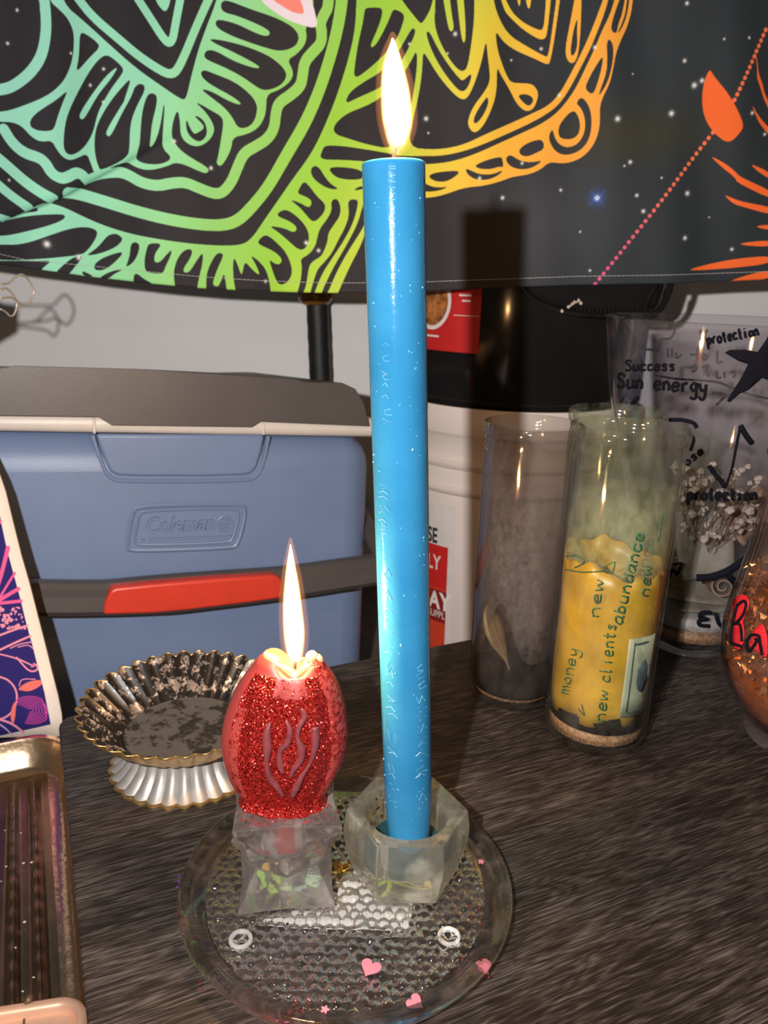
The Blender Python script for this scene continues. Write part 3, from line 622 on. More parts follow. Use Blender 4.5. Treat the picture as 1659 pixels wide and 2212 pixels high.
for (x, y, z) in V_: V3.append(KP.pt(a0+x*kx, b0+y*ky+(b1-b0)*x/wtx)+FR*0.0030)
n0 = len(V3); Vb = [p-FR*0.0035 for p in V3]
from collections import Counter
ec = Counter(); dirE = {}
for q_ in F_:
    for i in range(len(q_)):
        e = (q_[i], q_[(i+1) % len(q_)]); ec[tuple(sorted(e))] += 1; dirE[tuple(sorted(e))] = e
side = [[dirE[e][1], dirE[e][0], dirE[e][0]+n0, dirE[e][1]+n0] for e, c_ in ec.items() if c_ == 1]
obj('embossed_lettering', V3+Vb, F_+side, M['cooler_blue'], np_, smooth=False)
# lantern emblem after the name and the thin rule under it
emb = [plate([(486+17*math.cos(a), 1131+17*math.sin(a)) for a in np.linspace(0, 2*PI, 13)[:-1]], 0.0005, 0.0011)]
for pts in ([(476, 1122), (486, 1117), (496, 1122)], [(474, 1132), (498, 1130)], [(478, 1141), (486, 1137), (495, 1141)], [(486, 1115), (486, 1147)], [(479, 1126), (479, 1138)], [(493, 1125), (493, 1138)]):
    emb.append(tube([kp(x, y, 0.0006) for x, y in pts], 0.0010, 5))
obj('embossed_emblem', *join(emb), M['cooler_blue'], np_)
obj('embossed_rule', *join([tube([kp(322, 1162, 0.0004), kp(500, 1155, 0.0004)], 0.0012, 6), tube([kp(322, 1168, 0.0004), kp(498, 1161, 0.0004)], 0.0007, 6), tube([kp(306, 1163, 0.0004), kp(313, 1163, 0.0004)], 0.0020, 6)]), M['cooler_blue'], np_)
# front handle
top = [(-120, 1252), (85, 1257), (220, 1258), (320, 1249), (420, 1241), (610, 1228), (720, 1214), (812, 1202), (860, 1196)]
bot = [(-120, 1326), (85, 1331), (225, 1330), (330, 1327), (400, 1322), (600, 1297), (720, 1279), (812, 1264), (860, 1257)]
Hd = 0.040
rings = []
for (a, b) in zip(spl(top, 5), spl(bot, 5)):
    A = kp(a[0], a[1], Hd); B = kp(b[0], b[1], Hd); c_ = (A+B)/2; h_ = (A-B)/2
    rings.append([c_+h_*cz+BACK*dz for cz, dz in ((1, .004), (.92, 0), (.62, 0), (.56, -.001), (.3, -.0075), (-.55, -.0085), (-.9, -.004), (-1, .004), (-.9, .012), (.9, .012))])
hd = obj('handle', *loft(rings), M['lid_gray'], cool, angle=35)
for p_ in ((sl_-0.012, -1), (sr_+0.012, 1)):
    P = KP.pt(p_[0], KP.ab(400, 1290)[1]+0.05)+BACK*0.12; Q = kp(-110, 1288, Hd) if p_[1] < 0 else kp(850, 1226, Hd)
    obj('handle_arm', *tube([Q+BACK*0.008, Q*0.5+P*0.5, P], [0.012, 0.011, 0.014], 10), M['lid_gray'], cool)
grip = [(223, 1329), (226, 1302), (238, 1276), (251, 1270), (330, 1262), (461, 1251), (589, 1243), (604, 1247), (611, 1256), (610, 1293), (540, 1303), (400, 1320), (333, 1326)]
v, f = prism([kp(x, y, Hd+0.0105) for x, y in grip], BACK*0.016); obj('grip', v, f, M['red_plastic'], hd, bevel=0.005, seg=4, angle=60, label='red rubber grip')

# ================================================================== taped pole behind the cooler
pa = ony(681, 560, 1.24); pb = ony(692, 830, 1.24); dn = (pb-pa)/(pa[2]-pb[2]); pf = pa+dn*(pa[2]-FLOOR_Z)
pole = thing('taped_pole', 'black tape wrapped pole with amber collar standing between cooler and wall', 'pole', pf)
ptop = pa-dn*0.06
n_ = 46; P = [pf+(ptop-pf)*k/n_ for k in range(n_+1)]
obj('shaft', *tube(P, [0.0165+0.0007*(k % 2) for k in range(n_+1)], 16), M['black_tape'], pole, angle=60)
cc_ = [ony(680.5, y, 1.24) for y in (600, 634, 640, 648, 655, 659)]
obj('collar', *tube(cc_, [0.024, 0.026, 0.027, 0.026, 0.022, 0.017], 20), M['amber'], pole, angle=60)

# ================================================================== buckets
BC = (0.158, 1.00)
def blathe(prof, n=96): return lathe(BC, prof, n)
zr = ony(997, 884, 0.86)[2]
zz = lambda y: ony(997, y, 0.86)[2]
wb = thing('white_bucket', 'white plastic food bucket with ribbed rim and red label, under the black bucket', 'bucket', (BC[0], BC[1], FLOOR_Z))
prof = [(0.128, FLOOR_Z), (0.1305, FLOOR_Z+0.004), (0.1405, zz(1082)), (0.1465, zz(1076)), (0.1475, zz(1068)), (0.1425, zz(1062)), (0.1430, zz(1024)), (0.1475, zz(1018)), (0.1485, zz(1010)), (0.1435, zz(1003)), (0.1440, zz(955)), (0.1490, zz(947)), (0.1510, zz(940)), (0.1515, zr+0.002-0.006), (0.1505, zr), (0.1465, zr), (0.1445, zr-0.008), (0.1385, zr-0.03), (0.126, FLOOR_Z+0.008)]
obj('body', *blathe(prof), M['bucket_white'], wb, angle=50)
def rw(z): return 0.1310+(0.1405-0.1310)*(z-FLOOR_Z)/(zz(1082)-FLOOR_Z)
def cyl_pt(px, py, r=0.1395):
    P = onrev(px, py, BC, lambda z: r, -0.3, 0.5); return math.atan2(P[1]-BC[1], P[0]-BC[0]), P[2]
def patch(name, t0, t1, z0, z1, d, mat, parent, rf, nt_=14, nz=3):
    V, Fq = [], []
    for dd in (d, d-0.0004):
        for j in range(nz+1):
            for i in range(nt_+1):
                t_ = t0+(t1-t0)*i/nt_; z = z0+(z1-z0)*j/nz; r = rf(z)+dd; V.append((BC[0]+r*math.cos(t_), BC[1]+r*math.sin(t_), z))
    o_ = (nz+1)*(nt_+1)
    for j in range(nz):
        for i in range(nt_): q_ = [j*(nt_+1)+i, j*(nt_+1)+i+1, (j+1)*(nt_+1)+i+1, (j+1)*(nt_+1)+i]; Fq += [q_, [k+o_ for k in q_][::-1]]
    return obj(name, V, Fq, mat, parent, angle=180)
tR, zl0 = cyl_pt(986, 1090); tR2, zl1 = cyl_pt(962, 1380); tR = (tR+tR2)/2+0.02; tL = tR-0.95
zlab0, zlab1 = zz(1085)-0.012, -0.215
lab = patch('label', tL, tR, zlab1, zlab0, 0.0009, M['label_white'], wb, rw)
def zat(py): return ony(940, py, 0.868)[2]
patch('label_band', tL, tR-0.06, zat(1290), zat(1193), 0.0014, M['label_red'], lab, rw)
patch('label_band', tL, tR-0.06, zat(1362), zat(1290), 0.0014, M['label_darkred'], lab, rw)
patch('label_band', tL, tR-0.06, zlab1+0.004, zat(1362), 0.0014, M['label_orange'], lab, rw)
patch('label_rule', tL, tR-0.06, zat(1292), zat(1288), 0.0017, M['label_orange'], lab, rw, 14, 1)
def cyl_text(body, tright, z, h, mat, parent, rf, name='lettering', sq=0.8, d=0.0021, bold=0.01):
    V_, F_ = text_mesh(body, 1.0, 0, 0, bold); hmax = V_[:, 1].max(); k = h/hmax; x1 = V_[:, 0].max(); V = []
    for x, y, _ in V_:
        zz_ = z+y*k; r = rf(zz_)+d; t_ = tright-(x1-x)*k*sq/r; V.append((BC[0]+r*math.cos(t_), BC[1]+r*math.sin(t_), zz_))
    obj(name, V, F_, mat, parent, smooth=False)
t_ = lambda x, y: cyl_pt(x, y)[0]
cyl_text('SE', t_(945, 1180), zat(1188), zat(1153)-zat(1186), M['print_black'], lab, rw, sq=0.62, bold=0.03)
cyl_text('SUPPLY', t_(951, 1240), zat(1247), zat(1215)-zat(1247), M['print_white'], lab, rw, sq=0.7)
cyl_text('30 DAY', t_(973, 1320), zat(1332), zat(1293)-zat(1330), M['print_white'], lab, rw, sq=0.8, bold=0.03)
cyl_text('SUPPLY', t_(968, 1345), zat(1352), zat(1336)-zat(1351), M['label_white'], lab, rw, sq=0.75)
bb = thing('black_bucket', 'glossy black bucket with red food label, nested in the white bucket', 'bucket', (BC[0], BC[1], zr-0.018))
RB = 0.1435
prof = [(0.120, zr-0.018), (0.1355, zr-0.016), (0.1385, zr+0.001), (RB, zr+0.012), (RB, zr+0.17), (RB+0.004, zr+0.172), (RB+0.004, zr+0.186), (RB-0.002, zr+0.188)]
obj('body', *lathe(BC, prof, 96), M['black_plastic'], bb, angle=50)
rb = lambda z: RB
ta, za = cyl_pt(1039, 700, RB); tb_, zb_ = cyl_pt(1032, 764, RB)
zb0 = cyl_pt(980, 760, RB)[1]
lab2 = patch('label', ta-0.72, (ta+tb_)/2, zb0, zb0+0.13, 0.0008, M['label_red'], bb, rb)
tc_, zc_ = cyl_pt(936, 650, RB)
def cdisc(r, d, n=40, sx=1.0):
    V, Fq = [(BC[0]+(RB+d)*math.cos(tc_), BC[1]+(RB+d)*math.sin(tc_), zc_)], []
    for k in range(n):
        a = 2*PI*k/n; tt_ = tc_+r*sx*math.cos(a)/RB; V.append((BC[0]+(RB+d)*math.cos(tt_), BC[1]+(RB+d)*math.sin(tt_), zc_+r*1.15*math.sin(a)))
    return V, [[0, 1+k, 1+(k+1) % n] for k in range(n)]
obj('printed_bowl', *cdisc(0.0275, 0.0013), M['print_white'], lab2, angle=180); obj('printed_food', *cdisc(0.0235, 0.0018), M['food'], lab2, angle=180)
zln = cyl_pt(1010, 683, RB)[1]
patch('label_rule', t_(985, 683), (ta+tb_)/2-0.01, zln, zln+0.0008, 0.0012, M['bucket_white'], lab2, rb, 8, 1)
for px, py, n_ in ((1006, 640, 3), (1008, 652, 2), (935, 727, 4)):
    q_ = cyl_pt(px, py, RB); patch('label_rule', q_[0]-0.035*n_/2, q_[0]+0.035*n_/2, q_[1], q_[1]+0.002, 0.0012, M['print_white'], lab2, rb, 5, 1)

# ================================================================== black bag
YB = 0.816
bagp = [(1118, 560), (1124, 610), (1150, 640), (1190, 660), (1240, 672), (1300, 677), (1396, 681), (1425, 664), (1438, 620), (1442, 560)]
bag = thing('black_bag', 'black nylon bag with zip, bottom edge showing under the starry tapestry', 'bag', ony(1290, 640, YB))
v, f = prism([ony(x, y, YB) for x, y in bagp], (0, 0.022, 0)); obj('pouch', v, f, M['black_cloth'], bag, bevel=0.008, seg=3)
zt = [box(ony(1246+k*8.6, 669+k*0.35, YB-0.0005), (0.0011, 0.0012, 0.0035)) for k in range(19)]
obj('zipper', *join(zt), M['black_plastic'], bag)
obj('piping', *tube([ony(x, y, YB-0.001) for x, y in spl([(1124, 618), (1150, 645), (1190, 663), (1240, 676), (1300, 682), (1398, 685), (1428, 668), (1440, 625)], 5)], 0.0022, 8), M['black_plastic'], bag)
obj('strap', *tube([ony(x, y, YB-0.004) for x, y in spl([(1408, 560), (1416, 610), (1402, 640), (1392, 668), (1404, 680), (1425, 668), (1441, 640), (1450, 605), (1448, 560)], 6)], 0.0033, 8), M['black_cloth'], bag)
spr = [tube([ony(1228, 664, YB-0.006), ony(1238, 656, YB-0.010), ony(1252, 650, YB-0.006)], 0.0009, 5)]
for x, y in ((1228, 663), (1236, 657), (1241, 653), (1250, 649), (1255, 655), (1214, 672)):
    spr.append(lathe(tuple(ony(x, y, YB-0.006)[:2]), [(0.0002, -0.002), (0.0016, -0.001), (0.0018, 0.0004), (0.0004, 0.002)], 7, ony(x, y, YB-0.006)[2]))
tag(obj('flower_sprig', *join(spr), M['blossom'], loc=ony(1236, 657, YB-0.006)), 'tiny dried flower sprig caught on the black bag', 'dried flower')

# ================================================================== binder clip on the fabric panel
cz = lambda x, y: (x/8.295, 540+y/8.295)
clip = thing('binder_clip', 'black binder clip with nickel wire loops at the left edge of the fabric panel', 'binder clip', ony(-60, 650, 0.585))
ypan = 0.577
bodyp = [prism([ony(-136, 604, ypan), ony(-84, 622, ypan+0.006), ony(-84, 676, ypan+0.006), ony(-136, 706, ypan)], (0, 0.018, 0.0)),
         prism([ony(-164, 602, ypan-0.002), ony(-132, 606, ypan-0.002), ony(-132, 704, ypan-0.002), ony(-164, 708, ypan-0.002)], (0, 0.0015, 0.0)),
         prism([ony(-164, 602, ypan+0.016), ony(-132, 606, ypan+0.016), ony(-132, 704, ypan+0.016), ony(-164, 708, ypan+0.016)], (0, 0.0015, 0.0))]
obj('clip_body', *join(bodyp), M['black_plastic'], clip)
h1 = [(-760,590),(-400,595),(-160,598),(-60,600),(0,605),(130,600),(200,560),(290,480),(370,440),(440,462),(530,560),(590,680),(602,780),(565,880),(510,955),(440,990),(370,960),(280,890),(200,850),(100,850),(0,870),(-160,890),(-400,912),(-760,930)]
h2 = [(-760,940),(-400,938),(-160,890),(-60,790),(0,730),(60,690),(120,688),(185,740),(250,830),(290,920),(300,1000),(272,1110),(225,1180),(170,1178),(100,1110),(0,1060),(-160,1030),(-400,1005),(-760,985)]
for hp, y_ in ((h1, 0.580), (h2, 0.594)):
    obj('wire_loop', *tube([ony(*cz(x, y), y_+0.00009*max(0, x)) for x, y in spl(hp, 5)], 0.00078, 8), M['wire'], clip, angle=180)

# ================================================================== clear materials for the table top things
M['tray'] = None
def traymat():
    t = NT('clear_tray_plastic'); v = t.co()
    g = t.set(t.n('BsdfGlass'), Color=(1, 0.99, 0.98), Roughness=0.04, IOR=1.5)
    tr = t.set(t.n('BsdfTransparent'), Color=(0.93, 0.90, 0.88))
    s_ = t.mix(0.12, g, tr)
    d_ = t.set(t.n('BsdfDiffuse'), Color=(0.42, 0.37, 0.34)); nz_ = t.noise(v, 90, 5, 0.7)
    return t.done(t.mix(t.math('MULTIPLY', t.gray(nz_, [(0.42, 0), (0.8, 1)]), 0.05), s_, d_))
M['tray'] = traymat()
M['tray_rim'] = solidglass('clear_tray_rim', (0.985, 0.975, 0.965), 0.30, 0.01, 1.48, 0.10, (0.30, 0.22, 0.20), 0.0)
M['star_glass'] = solidglass('faceted_clear_glass', (1.0, 0.985, 0.975), 0.15, 0.0, 1.47, 0.14, (0.80, 0.66, 0.62), 0.045, veilcol=(0.82, 0.74, 0.72), dscale=60)  # pale veil brightens the glass in place of lit refractions
M['hex_glass'] = solidglass('waxy_clear_glass', (1.0, 0.99, 0.95), 0.15, 0.0, 1.47, 0.26, (0.88, 0.82, 0.64), 0.055, veilcol=(0.85, 0.80, 0.66), dscale=32)  # cream wax film, plus a veil that lifts the glass brightness
def flame_mat(name, zb, zt):
    t = NT(name); tc = t.n('TexCoord'); sep = t.n('SeparateXYZ'); t.link(tc.outputs['Object'], sep.inputs[0])
    lw = t.n('LayerWeight'); lw.inputs['Blend'].default_value = 0.5
    colr = t.ramp(lw.outputs['Facing'], [(0.0, (1.0, 0.80, 0.42)), (0.30, (1.0, 0.70, 0.30)), (0.50, (1.0, 0.48, 0.12)), (0.75, (1.0, 0.30, 0.05)), (1.0, (1.0, 0.18, 0.02))])
    k = t.gray(lw.outputs['Facing'], [(0.0, 1.0), (0.25, 0.6), (0.42, 0.14), (0.58, 0.055), (0.80, 0.020), (1.0, 0.002)])
    mr = t.n('MapRange'); t.link(sep.outputs['Z'], mr.inputs[0]); mr.inputs[1].default_value = zb; mr.inputs[2].default_value = zt
    base = t.ramp(mr.outputs[0], [(0.0, (0.010, 0.015, 0.03)), (0.07, (0.02, 0.025, 0.04)), (0.22, (0.35, 0.33, 0.30)), (0.32, (1, 1, 1)), (1.0, (1, 1, 1))])
    c2 = t.n('VectorMath', operation='MULTIPLY'); t.link(colr, c2.inputs[0]); t.link(base, c2.inputs[1])
    e = t.n('Emission'); t.link(c2.outputs[0], e.inputs['Color']); t.link(t.math('MULTIPLY', k, FLAME_L), e.inputs['Strength'])
    tr = t.n('BsdfTransparent'); ad = t.n('AddShader'); t.link(e.outputs[0], ad.inputs[0]); t.link(tr.outputs[0], ad.inputs[1])
    return t.done(ad)
FLAME_L = 14.0; FLAME_W = 0.95
def halo():
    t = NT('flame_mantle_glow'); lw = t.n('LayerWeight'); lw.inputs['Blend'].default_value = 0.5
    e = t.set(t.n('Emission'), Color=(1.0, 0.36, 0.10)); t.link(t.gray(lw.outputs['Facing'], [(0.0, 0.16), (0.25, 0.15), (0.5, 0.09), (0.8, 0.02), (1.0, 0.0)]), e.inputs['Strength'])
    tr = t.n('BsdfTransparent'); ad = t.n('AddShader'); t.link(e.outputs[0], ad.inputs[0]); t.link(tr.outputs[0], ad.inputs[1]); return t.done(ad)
M['halo'] = halo()
def flame(parent, Y, rows, name='flame'):
    """rows: (y, x centre, half width) read off the photograph, built as a round flame at depth Y"""
    rows = spl(rows, 4); rings = []
    for y, x, hw in rows:
        P = ony(x, y, Y); R = max(hw, 0.25)*abs(ony(x+1, y, Y)[0]-P[0]); rings.append([(P[0]+R*math.cos(a), P[1]+0.8*R*math.sin(a), P[2]) for a in np.linspace(0, 2*PI, 25)[:-1]])
    org = wloc(parent); zs_ = [r[0][2]-org[2] for r in rings]
    o_ = obj(name, *loft(rings), flame_mat(name+'_glow', min(zs_), max(zs_)), parent, angle=180)
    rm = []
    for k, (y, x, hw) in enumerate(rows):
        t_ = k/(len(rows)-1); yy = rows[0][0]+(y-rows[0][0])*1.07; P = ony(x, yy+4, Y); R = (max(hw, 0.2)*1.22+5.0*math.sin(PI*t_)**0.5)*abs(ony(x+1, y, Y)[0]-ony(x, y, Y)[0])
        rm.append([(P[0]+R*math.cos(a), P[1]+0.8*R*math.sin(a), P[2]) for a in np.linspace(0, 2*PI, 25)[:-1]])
    obj('flame_mantle', *loft(rm), M['halo'], o_, angle=180)  # added outer shell imitating the camera halo around the flame
    L = bpy.data.lights.new(name+'_light', 'POINT'); L.energy = FLAME_W; L.color = (1.0, 0.50, 0.18); L.shadow_soft_size = 0.007
    lo = bpy.data.objects.new(name+'_light', L); COL.objects.link(lo); mid = rings[len(rings)//2]
    lo.location = np.mean(np.array(mid), 0) - np.array(org); lo.parent = parent
    return o_

# ================================================================== clear tray with pebbled floor
TC = np.array([-0.0125, 0.2965]); TRZ = 0.0036
tray = thing('clear_tray', 'round clear plastic tray with pebbled floor that the two burning candles stand on', 'tray', (TC[0], TC[1], 0))
pr = [(0.0655, 0.0006), (0.0655, TRZ), (0.0672, 0.0046), (0.0690, 0.0052), (0.0700, 0.0066), (0.0728, 0.0092), (0.0755, 0.0098), (0.0772, 0.0090), (0.0776, 0.0076), (0.0768, 0.0060), (0.0745, 0.0040), (0.0735, 0.0006)]
V, Fq = loft([ring(TC, r, z, 96) for r, z in pr+[pr[0]]], False, False); obj('rim', V, Fq, M['tray_rim'], tray, angle=60)
# pebble heights on a fine grid
pts = []; sp = 0.0053; row = 0; y = -0.07
while y < 0.07:
    x = -0.07+(sp/2 if row % 2 else 0)
    while x < 0.07:
        pts.append((x+RNG.normal(0, 0.00042), y+RNG.normal(0, 0.00042), RNG.uniform(0.8, 1.15))); x += sp
    y += sp*0.866; row += 1
pts = np.array(pts); NG = 230; gs = 0.0655*2/NG; xs = np.linspace(-0.0655, 0.0655, NG+1)
X, Y_ = np.meshgrid(xs, xs); Hh = np.zeros_like(X)
for px, py, k in pts:
    i0, i1 = np.searchsorted(xs, (px-0.004, px+0.004)); j0, j1 = np.searchsorted(xs, (py-0.004, py+0.004))
    if i1 <= i0 or j1 <= j0: continue
    d2 = (X[j0:j1, i0:i1]-px)**2+(Y_[j0:j1, i0:i1]-py)**2; r_ = 0.0029*k
    Hh[j0:j1, i0:i1] = np.maximum(Hh[j0:j1, i0:i1], np.sqrt(np.clip(1-d2/(r_*r_), 0, 1))*0.0022*k)
ins = X**2+Y_**2 < 0.0652**2; idx = -np.ones(X.shape, int); idx[ins] = np.arange(ins.sum())
V = np.stack([X[ins]+TC[0], Y_[ins]+TC[1], 0.0022+Hh[ins]], -1)
q4 = np.stack([idx[:-1, :-1], idx[:-1, 1:], idx[1:, 1:], idx[1:, :-1]], -1).reshape(-1, 4); q4 = q4[(q4 >= 0).all(1)]
fl_ = obj('pebbled_floor', V, q4.tolist(), M['tray'], tray, angle=180); fl_['kind'] = 'stuff'
M['dimple'] = solidglass('frosted_ring', (1, 1, 1), 0.3, 0.1, 1.4, 0.9, (0.9, 0.88, 0.86), 0.25)
for px, py in ((520, 2027), (970, 2021)):
    P = onz(px, py, 0.004); V, Fq = loft([ring(P, r, z, 32) for r, z in ((0.0034, 0.0032), (0.0036, 0.0043), (0.0042, 0.0047), (0.0050, 0.0043), (0.0053, 0.0032), (0.0034, 0.0032))], False, False)
    obj('ring_dimple', V, Fq, M['dimple'], tray, angle=180)
# paper slip under the tray
pz = 0.0003
slip = [(560, 1984), (640, 1996), (720, 2001), (884, 2003), (890, 1965), (892, 1900), (775, 1872), (732, 1900), (728, 1950), (640, 1958)]
v, f = prism([onz(x, y, pz+0.0002) for x, y in slip], (0, 0, -0.0002))
o = obj('paper_slip', v, f, M['paper'], loc=onz(740, 1960, 0)); tag(o, 'torn white paper slip lying under the clear tray between the candle holders', 'paper')

# ================================================================== hexagonal glass holder with blue candle
HC = np.array([0.0153, 0.3085]); HZ = 0.0046; HT = 0.0385
def poly_ring(c, R, z, nside, per, a0, rnd=0.0):
    out = []; cs_ = [(R*math.cos(a0+2*PI*k/nside), R*math.sin(a0+2*PI*k/nside)) for k in range(nside)]
    for k in range(nside):
        a, b = cs_[k], cs_[(k+1) % nside]
        for q_ in range(per): t_ = q_/per; out.append((c[0]+a[0]*(1-t_)+b[0]*t_, c[1]+a[1]*(1-t_)+b[1]*t_, z))
    return out
a0 = 0.03
circ = lambda r, z: [(HC[0]+r*math.cos(math.atan2(p[1]-HC[1], p[0]-HC[0])), HC[1]+r*math.sin(math.atan2(p[1]-HC[1], p[0]-HC[0])), z) for p in poly_ring(HC, 1, 0, 6, 4, a0)]
hexh = thing('hexagonal_candle_holder', 'chunky hexagonal clear glass candle holder with yellowed wax, under the tall blue candle', 'candle holder', (HC[0], HC[1], HZ))
R6 = lambda r, z: poly_ring(HC, r, z, 6, 4, a0)
V, Fq = loft([R6(0.0262, HZ), R6(0.0270, HZ+0.004), R6(0.0302, HZ+0.017), R6(0.0305, HZ+0.024), R6(0.0290, HT), circ(0.0202, HT-0.0006), circ(0.0188, HT-0.004), circ(0.0180, HZ+0.012), circ(0.0172, HZ+0.0105)])
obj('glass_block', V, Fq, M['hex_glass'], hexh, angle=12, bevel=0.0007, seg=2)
M['pool'] = plain('dark_teal_wax', (0.01, 0.055, 0.075), 0.15, var=0.3)
obj('wax_pool', *lathe(HC, [(0.0165, HZ+0.0108), (0.0170, HZ+0.014), (0.0166, HZ+0.0165), (0.004, HZ+0.0160)], 32), M['pool'], hexh)
Vg = []
for k in range(70):
    a = RNG.uniform(1.9, 3.3); z = RNG.uniform(HT-0.018, HT-0.001); r = 0.0178+RNG.uniform(-0.0004, 0.0004); c_ = np.array([HC[0]+r*math.cos(a), HC[1]+r*math.sin(a), z]); e = RNG.normal(0, 0.0012, (3, 3)); Vg.append((c_+e*np.array([.5, .5, 1]), [[0, 1, 2]]))
obj('gold_leaf_flakes', *join(Vg), M['gold'], hexh, smooth=False, kind='stuff', label='gold leaf flakes stuck inside the cup')
def bluewax():
    t = NT('blue_candle_wax'); v = t.co(); sep = t.n('SeparateXYZ'); t.link(v, sep.inputs[0])
    n = t.noise(v, 30, 3)
    c = t.ramp(n, [(0.3, (0.022, 0.185, 0.37)), (0.7, (0.036, 0.235, 0.44))])
    b = t.bsdf(Base_Color=c, Roughness=0.13, Specular_IOR_Level=0.45, Subsurface_Weight=0.15, Subsurface_Radius=(0.002, 0.006, 0.01), Subsurface_Scale=1.0)
    t.link(t.bump(t.noise(v, 230, 3), 0.30, 0.0006), b.inputs['Normal']); return t.done(b)
M['blue_wax'] = bluewax()
CB = np.array([ony(881, 1880, HC[1])[0]+0.0002, HC[1]-0.0005, HZ+0.0125]); CT = ony(850, 350, HC[1]+0.002)
ax = CT-CB; LEN = np.linalg.norm(ax); ax = ax/LEN
candle = thing('blue_taper_candle', 'tall lit blue candle with scratched writing, standing in the hexagonal glass holder', 'candle', CB)
e1 = np.cross(ax, (0, 1, 0)); e1 /= np.linalg.norm(e1); e1 = -e1 if e1[0] < 0 else e1; e2 = np.cross(ax, e1)      # e1 right, e2 away from / towards the camera
if e2[1] > 0: e2 = -e2
def cr(s_): return np.interp(s_, [0, 0.02, 0.06, 0.12, 0.25, 0.5, 0.8, 1.0], [0.0091, 0.0096, 0.0107, 0.0111, 0.0113, 0.0114, 0.0116, 0.0118])
def cpt(s_, a, d=0.0):                                               # s along the axis 0..1, a angle from the side facing the camera
    return CB+ax*LEN*s_+(cr(s_)+d)*(math.sin(a)*e1+math.cos(a)*e2)
rings = [[cpt(s_, a) for a in np.linspace(0, 2*PI, 49)[:-1]] for s_ in np.concatenate([np.linspace(0, 0.985, 60), [0.993, 0.998]])]
rings.append([CB+ax*(LEN*1.0)+(cr(1)-0.0009)*(math.sin(a)*e1+math.cos(a)*e2) for a in np.linspace(0, 2*PI, 49)[:-1]])
rings.append([CB+ax*(LEN*0.996)+0.006*(math.sin(a)*e1+math.cos(a)*e2) for a in np.linspace(0, 2*PI, 49)[:-1]])
obj('wax_body', *loft(rings), M['blue_wax'], candle, angle=60)
obj('wick', *tube([CB+ax*LEN*0.995, CB+ax*(LEN+0.0025)+e1*0.0003, CB+ax*(LEN+0.0048)+e1*0.0010], [0.0009, 0.0008, 0.0006], 8), M['wick'], candle)
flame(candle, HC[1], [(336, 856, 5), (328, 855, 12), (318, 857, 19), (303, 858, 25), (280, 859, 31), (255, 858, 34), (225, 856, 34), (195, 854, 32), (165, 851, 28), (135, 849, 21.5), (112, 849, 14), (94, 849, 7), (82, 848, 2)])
M['scratch_glint'] = plain('scratch_and_glint_wax', (0.16, 0.42, 0.62), 0.22, var=0.3)
def marks(P, r): return tube(P, r, 5)
def candle_pt(px, py, d=0.00005):
    s_ = (wz(py)-CB[2])/(CT[2]-CB[2]); s_ = min(0.99, max(0.02, s_)); c_ = CB+ax*LEN*s_
    pc_ = proj(c_); hw = abs(proj(c_+e1*cr(s_))[0]-pc_[0]); a = math.asin(max(-0.97, min(0.97, (px-pc_[0])/hw))); return cpt(s_, a, d)
wz = lambda py: ony(865, py, HC[1])[2]
sc = []; rs = random.Random(11)
def squig(x0, y0, n, w_, dy, lean=0.0):
    for k in range(n):
        y = y0+k*dy+rs.uniform(-.3, .3)*dy; typ = rs.random(); x = x0+lean*k+rs.uniform(-2, 2); w_ = w_*0.5+0.5*rs.uniform(10, 24)
        if typ < 0.35: P = [(x, y), (x+w_*0.5, y-dy*0.3), (x+w_, y+dy*0.1)]
        elif typ < 0.6: P = [(x, y), (x+w_, y+dy*0.35), (x+w_*0.2, y+dy*0.5)]
        elif typ < 0.8: P = [(x+w_*0.8, y-dy*0.2), (x+w_*0.1, y), (x+w_*0.3, y+dy*0.4), (x+w_, y+dy*0.4)]
        else: P = [(x, y), (x+w_*0.3, y+dy*0.7), (x+w_*0.6, y), (x+w_, y+dy*0.7)]
        sc.append(marks([candle_pt(*p) for p in P], rs.uniform(0.00010, 0.00021)))
squig(820, 1036, 7, 18, 16); squig(824, 1215, 9, 16, 22, 0.9); squig(833, 1400, 15, 17, 21, 0.6); squig(897, 1415, 10, 17, 21, 0.5); squig(896, 1610, 5, 24, 19, 0.3)
squig(826, 745, 8, 16, 22, 0.2)
for k in range(70):
    y = rs.uniform(400, 1780); x = rs.choice([rs.uniform(805, 830), rs.uniform(888, 912), rs.uniform(835, 890)])+max(0, (y-900))*0.012
    sc.append(marks([candle_pt(x, y), candle_pt(x+rs.uniform(-2, 3), y+rs.uniform(1, 4))], rs.choice((0.00018, 0.00025, 0.0004))))
for y in range(360, 580, 13): sc.append(marks([candle_pt(842, y), candle_pt(854, y+rs.uniform(-1, 2))], 0.00022))  # pale rungs painting the broken flash highlight on the upper wax
obj('scratches_and_glint', *join(sc), M['scratch_glint'], candle, kind='stuff', label='pale scratched marks and painted highlight rungs running up the wax')

# ================================================================== star-cut glass holder with red candle
SCn = np.array([-0.0415, 0.3010]); SZ = 0.0046; ST = 0.0470; rot = math.radians(8)
def star_ring(rc, rm, z, turn=0.0, dep=0.92):
    out = []
    for k in range(4):
        for q_, r in ((0, rc), (1, rm)):
            a = rot+turn-3*PI/4+k*PI/2+q_*PI/4; out.append((SCn[0]+r*math.cos(a), SCn[1]+r*math.sin(a)*dep, z))
    V_ = []
    for i in range(8):
        p, q_ = np.array(out[i]), np.array(out[(i+1) % 8]); V_ += [p, (p+q_)/2]
    return V_
def scirc(r, z): return [np.array((SCn[0]+r*math.cos(rot-3*PI/4+2*PI*i/16), SCn[1]+r*math.sin(rot-3*PI/4+2*PI*i/16), z)) for i in range(16)]
star = thing('star_cut_candle_holder', 'clear glass holder cut like a twisted star, under the red glitter candle', 'candle holder', (SCn[0], SCn[1], SZ))
